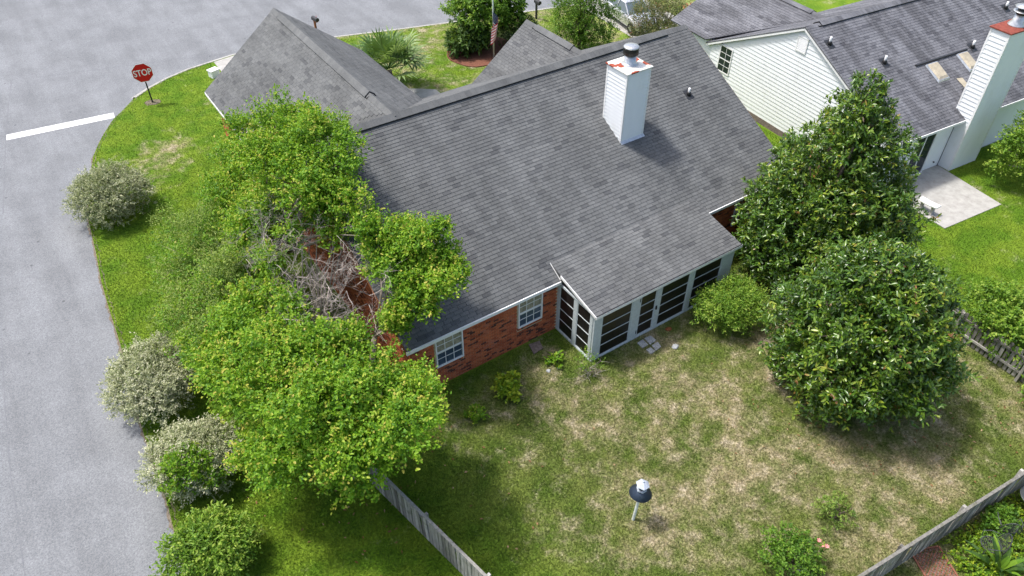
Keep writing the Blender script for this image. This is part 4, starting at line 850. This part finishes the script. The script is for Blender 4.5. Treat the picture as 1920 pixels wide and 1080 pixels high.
# ================================================================= SMALL THINGS
# stop sign
sb = Vector((-1.634, 25.386, 0)); ss = thing('stop_sign', 'red octagonal stop sign on a dark leaning post at the corner lawn', 'sign', sb, math.radians(-8))
MB().box((-.035, -.035, -.2), (.035, .035, 2.0)).build('post', 'dark_metal', ss)
def octo(r, y): return [(r*math.cos(math.pi/8+k*math.pi/4), y, 1.66+r*math.sin(math.pi/8+k*math.pi/4)) for k in range(8)]
rr = .52
MB().add(octo(rr, -.040)+octo(rr, -.046), [tuple(range(7, -1, -1))[::-1], tuple(range(15, 7, -1))[::-1]]+[(i, (i+1) % 8, 8+(i+1) % 8, 8+i) for i in range(8)]).build('border', 'white_paint', ss)
face = MB().add(octo(rr*.955, -.049), [tuple(range(8))]).build('sign_face', 'red_paint', ss)
def text(body, size, parent, loc, rot, mat, name='lettering', ext=.001, sx=1.):
    c = bpy.data.curves.new(name, 'FONT'); c.body = body; c.size = size; c.align_x = 'CENTER'; c.align_y = 'CENTER'; c.extrude = ext; c.offset = .006
    tmp = bpy.data.objects.new(name, c); COL.objects.link(tmp); dg = bpy.context.evaluated_depsgraph_get(); me = bpy.data.meshes.new_from_object(tmp.evaluated_get(dg)); bpy.data.objects.remove(tmp)
    me.materials.clear(); me.materials.append(M[mat]); o = link(name, me, parent); o.location = loc; o.rotation_euler = rot; o.scale = (sx, 1, 1); return o
text('STOP', .46, face, (0, -.052, 1.655), (math.pi/2, 0, 0), 'white_paint', sx=.78)
MB().prism(ellipse(0, 0, .42, .34, 16, .4), .003, .012).build('bare_soil', 'soil', ss)
# birdhouse on a pole
bb = at(1187, 974, 0); bh = thing('bird_feeder', 'hexagonal bird feeder with dark baffle on a white pole', 'bird feeder', tuple(bb))
bh.rotation_euler = (0, math.radians(4), 0)
MB().tube([(0, 0, -.1), (0, 0, 1.36)], .042, 12).build('pole', 'pole_white', bh)
MB().lathe([(.30, 1.24), (.31, 1.245), (.06, 1.40), (.05, 1.41)], 28).build('baffle', 'navy_metal', bh, True)
MB().lathe([(.13, 1.40), (.15, 1.43), (.14, 1.46)], 6).build('tray', 'lantern_grey', bh)
fd = MB().lathe([(.095, 1.455), (.10, 1.60), (.09, 1.62)], 6).build('feeder_body', 'glass', bh)
for k in range(6): a = k*math.pi/3; MB().tube([(.108*math.cos(a), .108*math.sin(a), 1.45), (.108*math.cos(a), .108*math.sin(a), 1.62)], .009, 5).build('feeder_post', 'lantern_grey', fd)
MB().lathe([(.185, 1.615), (.19, 1.63), (.09, 1.70), (.03, 1.73), (.025, 1.76), (.01, 1.77)], 6).build('feeder_roof', 'lantern_grey', bh)
# pavers and stones
c2 = lambda x, y: at(1020+x/4.32, 440+y/4.32, 0)
for quad, lb in (([(752, 880), (798, 850), (845, 895), (797, 925)], 'leftmost grey paving slab before the porch door'), ([(810, 842), (862, 820), (910, 858), (858, 896)], 'grey paving slab closest to the porch door'),
                 ([(868, 900), (922, 870), (950, 912), (906, 945)], 'rightmost grey paving slab before the porch door'), ([(825, 935), (863, 915), (903, 948), (865, 972)], 'grey paving slab farthest out before the porch door')):
    p = [c2(*q)[:2] for q in quad]; cc = np.mean(p, 0); p = [cc+(q-cc)*.96 for q in p]; o = bevel(MB().prism([tuple(q-cc) for q in p][::-1], -.03, .035).build('paving_slab', 'flagstone'), .008)
    o.location = (*cc, 0); o['label'] = lb; o['category'] = 'paving slab'; o['group'] = 'slabs at the porch door'
p = [at(760+x/4.153, 500+y/4.153, 0)[:2] for x, y in ((960, 612), (1045, 582), (1072, 640), (1000, 686))]; cc = np.mean(p, 0)
o = bevel(MB().prism([tuple(q-cc) for q in p][::-1], -.02, .05).build('stepping_stone', 'brown_stone'), .01); o.location = (*cc, 0); o['label'] = 'flat brown square stone lying beside the brick wall'; o['category'] = 'stone'
def pebble(px, py, s, lb, mat='flagstone'):
    m = MB(); n = 7; rings = [(.75, 0), (1, .35), (.8, .7), (.3, .9)]; vs_ = [(s*r*math.cos(2*math.pi*k/n)*rnd.uniform(.8, 1.15), s*r*math.sin(2*math.pi*k/n)*rnd.uniform(.6, 1.), s*z*.6) for r, z in rings for k in range(n)]
    m.add(vs_, [(i*n+k, i*n+(k+1) % n, (i+1)*n+(k+1) % n, (i+1)*n+k) for i in range(3) for k in range(n)]+[tuple(3*n+k for k in range(n))]); o = m.build('stone', mat); o.location = tuple(at(px, py, 0)); o['label'] = lb; o['category'] = 'stone'
pebble(1028, 696, .09, 'small pale stone on bare soil left of the spindly shrub'); pebble(1047, 691, .07, 'smaller pale stone next to the tiny green plant')
pebble(1253, 618, .13, 'brown stone lying at the foot of the porch', 'copper_wood'); pebble(1266, 651, .15, 'flat grey stone in the dry grass right of the slabs')
for i, (px, py) in enumerate(((1512, 1058), (1500, 1070))): pebble(px, py, .13, ('upper grey block at the foot of the rose bush', 'lower grey block at the foot of the rose bush')[i])
# curved concrete bench on the patio
ba, bb_ = at(1727, 371, .48), at(1760, 388, .48); bc = (ba+bb_)/2; bl = np.linalg.norm(bb_-ba)/2
be = thing('concrete_bench', 'pale concrete bench on the patio beside the pointed magnolia', 'bench', (bc[0], bc[1], .03), math.atan2(bb_[1]-ba[1], bb_[0]-ba[0]))
bevel(MB().prism([(-bl, -.17), (-bl*.3, -.22), (bl*.3, -.22), (bl, -.17), (bl+.03, .16), (bl*.3, .12), (-bl*.3, .12), (-bl-.03, .16)], .40, .47).build('seat', 'white_paint', be), .014)
for x in (-bl*.6, bl*.6): bevel(MB().add([(x-.07, -.15, 0), (x+.07, -.15, 0), (x+.07, .13, 0), (x-.07, .13, 0), (x-.05, -.09, .2), (x+.05, -.09, .2), (x+.05, .07, .2), (x-.05, .07, .2), (x-.06, -.15, .40), (x+.06, -.15, .40), (x+.06, .11, .40), (x-.06, .11, .40)], [(3, 2, 1, 0), (0, 1, 5, 4), (1, 2, 6, 5), (2, 3, 7, 6), (3, 0, 4, 7), (4, 5, 9, 8), (5, 6, 10, 9), (6, 7, 11, 10), (7, 4, 8, 11), (8, 9, 10, 11)]).build('leg', 'concrete', be), .01)
# mailboxes
def mailbox(px, py, z, label, mat, rz=0.):
    c = at(px, py, z); o = thing('mailbox', label, 'mailbox', (c[0], c[1], 0), rz, 'mailboxes at the kerb'); MB().box((-.05, -.05, -.2), (.05, .05, z-.1)).build('post', mat, o); MB().box((-.07, -.32, z-.1), (.07, .05, z-.03)).build('bracket', mat, o)
    n = 10; pr = [(.11*math.cos(math.pi*k/n), .10+.10*math.sin(math.pi*k/n)) for k in range(n+1)]+[(-.11, 0), (.11, 0)]; V = [(x, y, z-.03+q) for y in (-.38, .14) for x, q in pr]; k = len(pr)
    b = MB().add(V, [tuple(range(k)), tuple(range(2*k-1, k-1, -1))]+[(i, k+i, k+(i+1) % k, (i+1) % k) for i in range(k)]).build('box', 'dark_metal', o); MB().box((.112, -.1, z+.06), (.122, -.06, z+.2)).build('flag', 'red_paint', b)
mailbox(589, 36, 1.15, 'brown post mailbox by the road behind the garage roof', 'copper_wood', math.radians(10))
mailbox(1006, 4, 1.05, 'dark mailbox on a post behind the street tree at the kerb', 'dark_metal')
# utility box
o = thing('utility_box', 'small white utility box on the lawn behind the garage corner', 'utility box', tuple(at(403, 143, 0)), .3)
bevel(MB().box((-.25, -.2, -.05), (.25, .2, .35)).build('body', 'white_paint', o), .02); bevel(MB().box((-.28, -.23, .351), (.28, .23, .42)).build('lid', 'white_trim', o), .02)
# flagpole and flag
fp = thing('flagpole', 'white flagpole standing in the mulch bed', 'flagpole', (16.03, 19.87, 0)); MB().tube([(0, 0, -.1), (0, 0, 3.0), (0, 0, 6.2)], [.045, .04, .03], 10).build('pole', 'pole_white', fp, True); MB().lathe([(.0, 6.2), (.06, 6.24), (.06, 6.3), (.0, 6.35)], 10).build('finial', 'galvanised', fp, True)
fg = thing('flag', 'limp red and white striped flag with blue canton hanging on the flagpole', 'flag', (16.03, 19.87, 0))
NU, NV = 34, 26; g = {}
def flag_pt(u, v):                                     # fly end sags along the pole
    xs = .52*math.sin(2.5*u)*(.75+.25*v)-.40*u; dp = .07+.10*u+.09*math.sin(9*u+2*v); z = 2.68-1.0*(1-v)-.85*u**1.1; return (xs*.83-dp*.55, -xs*.55-dp*.83, z)
cols = {'red_cloth': MB(), 'white_cloth': MB(), 'blue_cloth': MB(), 'stars': MB()}
for i in range(NU):
    for j in range(NV):
        v = j/NV; q = [flag_pt(a/NU, b/NV) for a, b in ((i, j), (i+1, j), (i+1, j+1), (i, j+1))]
        key = 'blue_cloth' if i < 14 and j >= 12 else ('red_cloth' if (j//2) % 2 == 0 else 'white_cloth')
        if key == 'blue_cloth' and i % 2 == 1 and j % 2 == 0 and 12 < j < 25: key = 'stars'; c = [sum(p[k] for p in q)/4 for k in range(3)]; cols['stars'].add([tuple(c[k]+(p[k]-c[k])*.8 for k in range(3)) for p in q], [(0, 1, 2, 3)]); continue
        cols[key].add(q, [(0, 1, 2, 3)])
for k, nm in (('red_cloth', 'red_stripes'), ('white_cloth', 'white_stripes'), ('blue_cloth', 'canton'), ('stars', 'stars')): cols[k].build(nm, k if k != 'stars' else 'white_cloth', fg, True, kind='stuff')
# parked car, nose towards the camera
car = thing('parked_car', 'silver car parked on the concrete driveway behind the olive green tree', 'car', (25.75, 19.2, .02), math.radians(-10))
ST = [(-2.25, .38, .62, .62, .66), (-2.15, .25, .78, .78, .78), (-1.5, .20, .90, .90, .86), (-.75, .18, .97, .97, .89), (0, .18, .98, .98, .90), (1.1, .18, 1.0, 1.0, .90), (1.9, .24, 1.02, 1.02, .86), (2.25, .40, .92, .92, .74)]
V = []; Fc = []; n = 10
for y, zl, zt, _, hw in ST: V += [(-hw*.9, y, zl), (-hw, y, zl+.18), (-hw, y, zl+.4 if zt > zl+.45 else zl+.22), (-hw*.95, y, zt-.04), (-hw*.82, y, zt), (hw*.82, y, zt), (hw*.95, y, zt-.04), (hw, y, zl+.4 if zt > zl+.45 else zl+.22), (hw, y, zl+.18), (hw*.9, y, zl)]
for i in range(len(ST)-1): Fc += [(i*n+k, (i+1)*n+k, (i+1)*n+(k+1) % n, i*n+(k+1) % n) for k in range(n)]
Fc += [tuple(range(n)), tuple((len(ST)-1)*n+k for k in range(n-1, -1, -1))]
body = MB().add(V, Fc).build('body', 'car_paint', car, True); sm = body.modifiers.new('sub', 'SUBSURF'); sm.levels = 2; sm.render_levels = 2
def gh(y0, y1, y2, y3, zb, zt, wb, wt): return [(-wb, y0, zb), (wb, y0, zb), (wb, y3, zb), (-wb, y3, zb), (-wt, y1, zt), (wt, y1, zt), (wt, y2, zt), (-wt, y2, zt)]
MB().add(gh(-.95, -.15, 1.05, 1.85, .93, 1.40, .80, .60), [(0, 1, 5, 4), (1, 2, 6, 5), (2, 3, 7, 6), (3, 0, 4, 7)]).build('windows', 'car_glass', car)
bevel(MB().add(gh(-.20, -.14, 1.04, 1.1, 1.395, 1.45, .62, .52), [(0, 1, 5, 4), (1, 2, 6, 5), (2, 3, 7, 6), (3, 0, 4, 7), (4, 5, 6, 7), (3, 2, 1, 0)]).build('roof', 'car_paint', car), .02)
for sx in (-1, 1):
    pl = MB()
    for a, b in (((.80, -.96, .93), (.60, -.15, 1.41)), ((.80, 1.86, .93), (.60, 1.05, 1.41)), ((.812, .45, .93), (.612, .45, 1.41))): pl.bar((a[0]*sx, a[1], a[2]), (b[0]*sx, b[1], b[2]), .06, .05)
    pl.build('pillars', 'car_paint', car); bevel(MB().box((min(.86*sx, 1.06*sx), -.68, .92), (max(.86*sx, 1.06*sx), -.56, 1.06)).build('mirror', 'car_paint', car), .03)
    bevel(MB().box((min(.45*sx, .76*sx), -2.20, .60), (max(.45*sx, .76*sx), -2.02, .74)).build('headlight', 'car_glass', car), .03)
    for y in (-1.42, 1.38):
        wv = MB(); nn = 28; prof = [(.20, .0), (.30, .0), (.335, .03), (.335, .17), (.30, .2), (.20, .2)]
        wv.add([(sx*(.92-q), y+r*math.cos(2*math.pi*k/nn), .335+r*math.sin(2*math.pi*k/nn)) for r, q in prof for k in range(nn)], [(i*nn+k, i*nn+(k+1) % nn, (i+1)*nn+(k+1) % nn, (i+1)*nn+k) for i in range(5) for k in range(nn)])
        wh = wv.build('wheel', 'tyre', car); rm = MB()
        for k in range(5):
            a = k*2*math.pi/5; rm.bar((sx*.90, y, .335), (sx*.905, y+.205*math.cos(a), .335+.205*math.sin(a)), .07, .03, (1, 0, 0))
        ring = [(.195, .02), (.215, .012), (.215, .05)]; rm.add([(sx*(.925-q), y+r*math.cos(2*math.pi*k/nn), .335+r*math.sin(2*math.pi*k/nn)) for r, q in ring for k in range(nn)], [(i*nn+k, i*nn+(k+1) % nn, (i+1)*nn+(k+1) % nn, (i+1)*nn+k) for i in range(2) for k in range(nn)])
        rm.build('rim', 'galvanised', wh)
# metal garden chairs outside the fence
def chair(px, py, rz, label):
    c = at(px, py, .4); o = thing('garden_chair', label, 'chair', (c[0], c[1], 0), rz, 'black mesh garden chairs'); r = .25
    loop = [(r*math.cos(a), r*math.sin(a), .42) for a in np.linspace(0, 2*math.pi, 20)]; seat = MB().tube(loop, .014, 6)
    for k in range(-5, 6): h = math.sqrt(max(0, r*r-(k*.045)**2)); seat.tube([(k*.045, -h, .42), (k*.045, h, .42)], .004, 3).tube([(-h, k*.045, .421), (h, k*.045, .421)], .004, 3)
    seat.build('seat', 'chair_metal', o)
    bk = [(-.25*math.cos(a), .22+.16*math.sin(a)*.5, .45+.48*math.sin(a)) for a in np.linspace(0, math.pi, 16)]; m = MB().tube(bk, .014, 6)
    for k in range(1, 10): x = -.25+.05*k; h = .48*math.sqrt(max(0, 1-(x/.25)**2)); m.tube([(x, .22, .45), (x, .22+.16*.5*h/.48, .45+h)], .004, 3)
    for k in range(1, 9): zz = .05*k; h = .25*math.sqrt(max(0, 1-(zz/.48)**2)); m.tube([(-h, .22+.08*zz/.48, .45+zz), (h, .22+.08*zz/.48, .45+zz)], .004, 3)
    m.build('backrest', 'chair_metal', o)
    for sx in (-1, 1):
        MB().tube([(sx*.25, .22, .62), (sx*.3, .0, .64), (sx*.28, -.2, .6), (sx*.24, -.18, .42)], .012, 6).build('armrest', 'chair_metal', o)
        for y in (-.2, .2): MB().tube([(sx*.18, y*.8, .42), (sx*.22, y*1.1, 0)], .013, 6).build('leg', 'chair_metal', o)
chair(1888, 985, 2.2, 'black mesh garden chair nearest the lower right fence'); chair(1858, 1022, -2.4, 'black mesh garden chair half hidden behind the strap-leaved plant')
o = thing('garden_table', 'dark round mesh garden table cut off by the right edge', 'table', tuple(at(1925, 960, 0)))
MB().lathe([(.45, .70), (.46, .715), (.44, .73)], 28).build('table_top', 'chair_metal', o); MB().tube([(0, 0, 0), (0, 0, .7)], .04, 10).build('pedestal', 'chair_metal', o)
# rusty lattice lying on the ground
lt = thing('lattice_panel', 'rust red diamond lattice panel lying on the ground outside the fence', 'panel', tuple(at(1752, 1062, 0)), math.radians(-25))
for a, b in (((-.42, -.5), (-.42, .5)), ((.42, -.5), (.42, .5)), ((-.42, -.5), (.42, -.5)), ((-.42, .5), (.42, .5))): MB().bar((*a, .035), (*b, .035), .045, .03).build('frame_bar', 'rust_lattice', lt)
MB().box((-.41, -.49, .002), (.41, .49, .008)).build('backing', 'brown_stone', lt)
for sgn in (-1, 1):
    for k in range(-8, 9):
        pts_ = [(x, sgn*x+k*.11) for x in np.linspace(-.40, .40, 60) if abs(sgn*x+k*.11) < .48]
        if len(pts_) > 4: MB().bar((*pts_[0], .018+.006*sgn), (*pts_[-1], .018+.006*sgn), .022, .011).build('lattice_strip', 'rust_lattice', lt)

# fallen leaves on the lawn
n = 520; cs = np.array([MG1, MG2, (-2., -2.5), (14, -11)])[R.integers(0, 4, n)]; P = np.concatenate([cs+R.normal(0, 2.3, (n, 2)), np.full((n, 1), .035)], 1); P = P[~in_house(P) & (P[:, 0] > -6.5)]; n = len(P)
lm = leaf_mesh('fallen_leaves', P, np.concatenate([R.normal(size=(n, 2)), R.normal(0, .1, (n, 1))], 1), np.tile([0., 0., 1.], (n, 1))+R.normal(0, .25, (n, 3)), R.uniform(.06, .14, n), R.uniform(.03, .06, n), R.random(n), 'brown_leaf')
link('fallen_leaves', lm, None, label='dry brown leaves scattered on the lawn under the trees', category='leaves', kind='stuff')

# ================================================================= GRASS
def point_in(poly, X, Y):
    ins = np.zeros(len(X), bool); n = len(poly); j = n-1
    for i in range(n):
        xi, yi = poly[i]; xj, yj = poly[j]; c = ((yi > Y) != (yj > Y)) & (X < (xj-xi)*(Y-yi)/(yj-yi+1e-12)+xi); ins ^= c; j = i
    return ins
def grass(n):
    X = R.uniform(-8, 32, n*3); Y = R.uniform(-14.2, 28.5, n*3); d2 = (X-CAM[0])**2+(Y-CAM[1])**2+CAM[2]**2
    Z = np.full_like(X, 0.); dx, dy = X-CAM[0], Y-CAM[1]; depth = dx*_fw[0]+dy*_fw[1]-CAM[2]*_fw[2]; u = F_PX*(dx*_rt[0]+dy*_rt[1])/depth; v = -F_PX*(dx*_up[0]+dy*_up[1]-CAM[2]*_up[2])/depth
    k = (np.abs(u) < 1060) & (np.abs(v) < 640) & point_in(BLOCK, X, Y) & (R.random(len(X)) < 560/d2)
    k &= ~((X > .0) & (X < L-.1) & (Y > .1) & (Y < 13.7)) & ~((X > 5.8) & (X < 12.3) & (Y > -1.8) & (Y < .3)) & ~((X > 0) & (X < 7.1) & (Y > 13) & (Y < 18.2))
    k &= ~((X > 2.3) & (X < 6.8) & (Y > 18.2)) & ~((X > 9.8) & (X < 11.4) & (Y > 13) & (Y < 19)) & ~((X > 24) & (Y > 13)) & ~(((X-15.9)/2.2)**2+((Y-20.9)/1.9)**2 < 1)
    k &= ~point_in([(q[0][0], q[0][1]), (q[1][0], q[1][1]), (26.78, -1.1), (22.9, -.75)], X, Y) & ~((X > 22.7) & (Y > -1.2) & (Y < 11))
    return X[k], Y[k]
q = [at(*a) for a in ((1771, 429), (1877, 384))]
gx, gy = grass(900000); n = len(gx); a = R.uniform(0, 2*math.pi, n); h = R.uniform(.025, .075, n); wv = R.uniform(.006, .014, n); lx = R.normal(0, .035, n); ly = R.normal(0, .035, n)
V = np.stack([np.stack([gx-np.cos(a)*wv, gy-np.sin(a)*wv, np.zeros(n)], 1), np.stack([gx+np.cos(a)*wv, gy+np.sin(a)*wv, np.zeros(n)], 1), np.stack([gx+lx, gy+ly, h], 1)], 1).reshape(-1, 3)
link('grass', tri_mesh('grass', V, np.arange(3*n).reshape(-1, 3), R.normal(.5, .22, n), 'grass_blades'), None, label='short mown grass blades covering the lawns', category='grass', kind='stuff')
print('grass blades', n, 'objects', len(bpy.data.objects), 'tris', sum(len(m.polygons) for m in bpy.data.meshes))
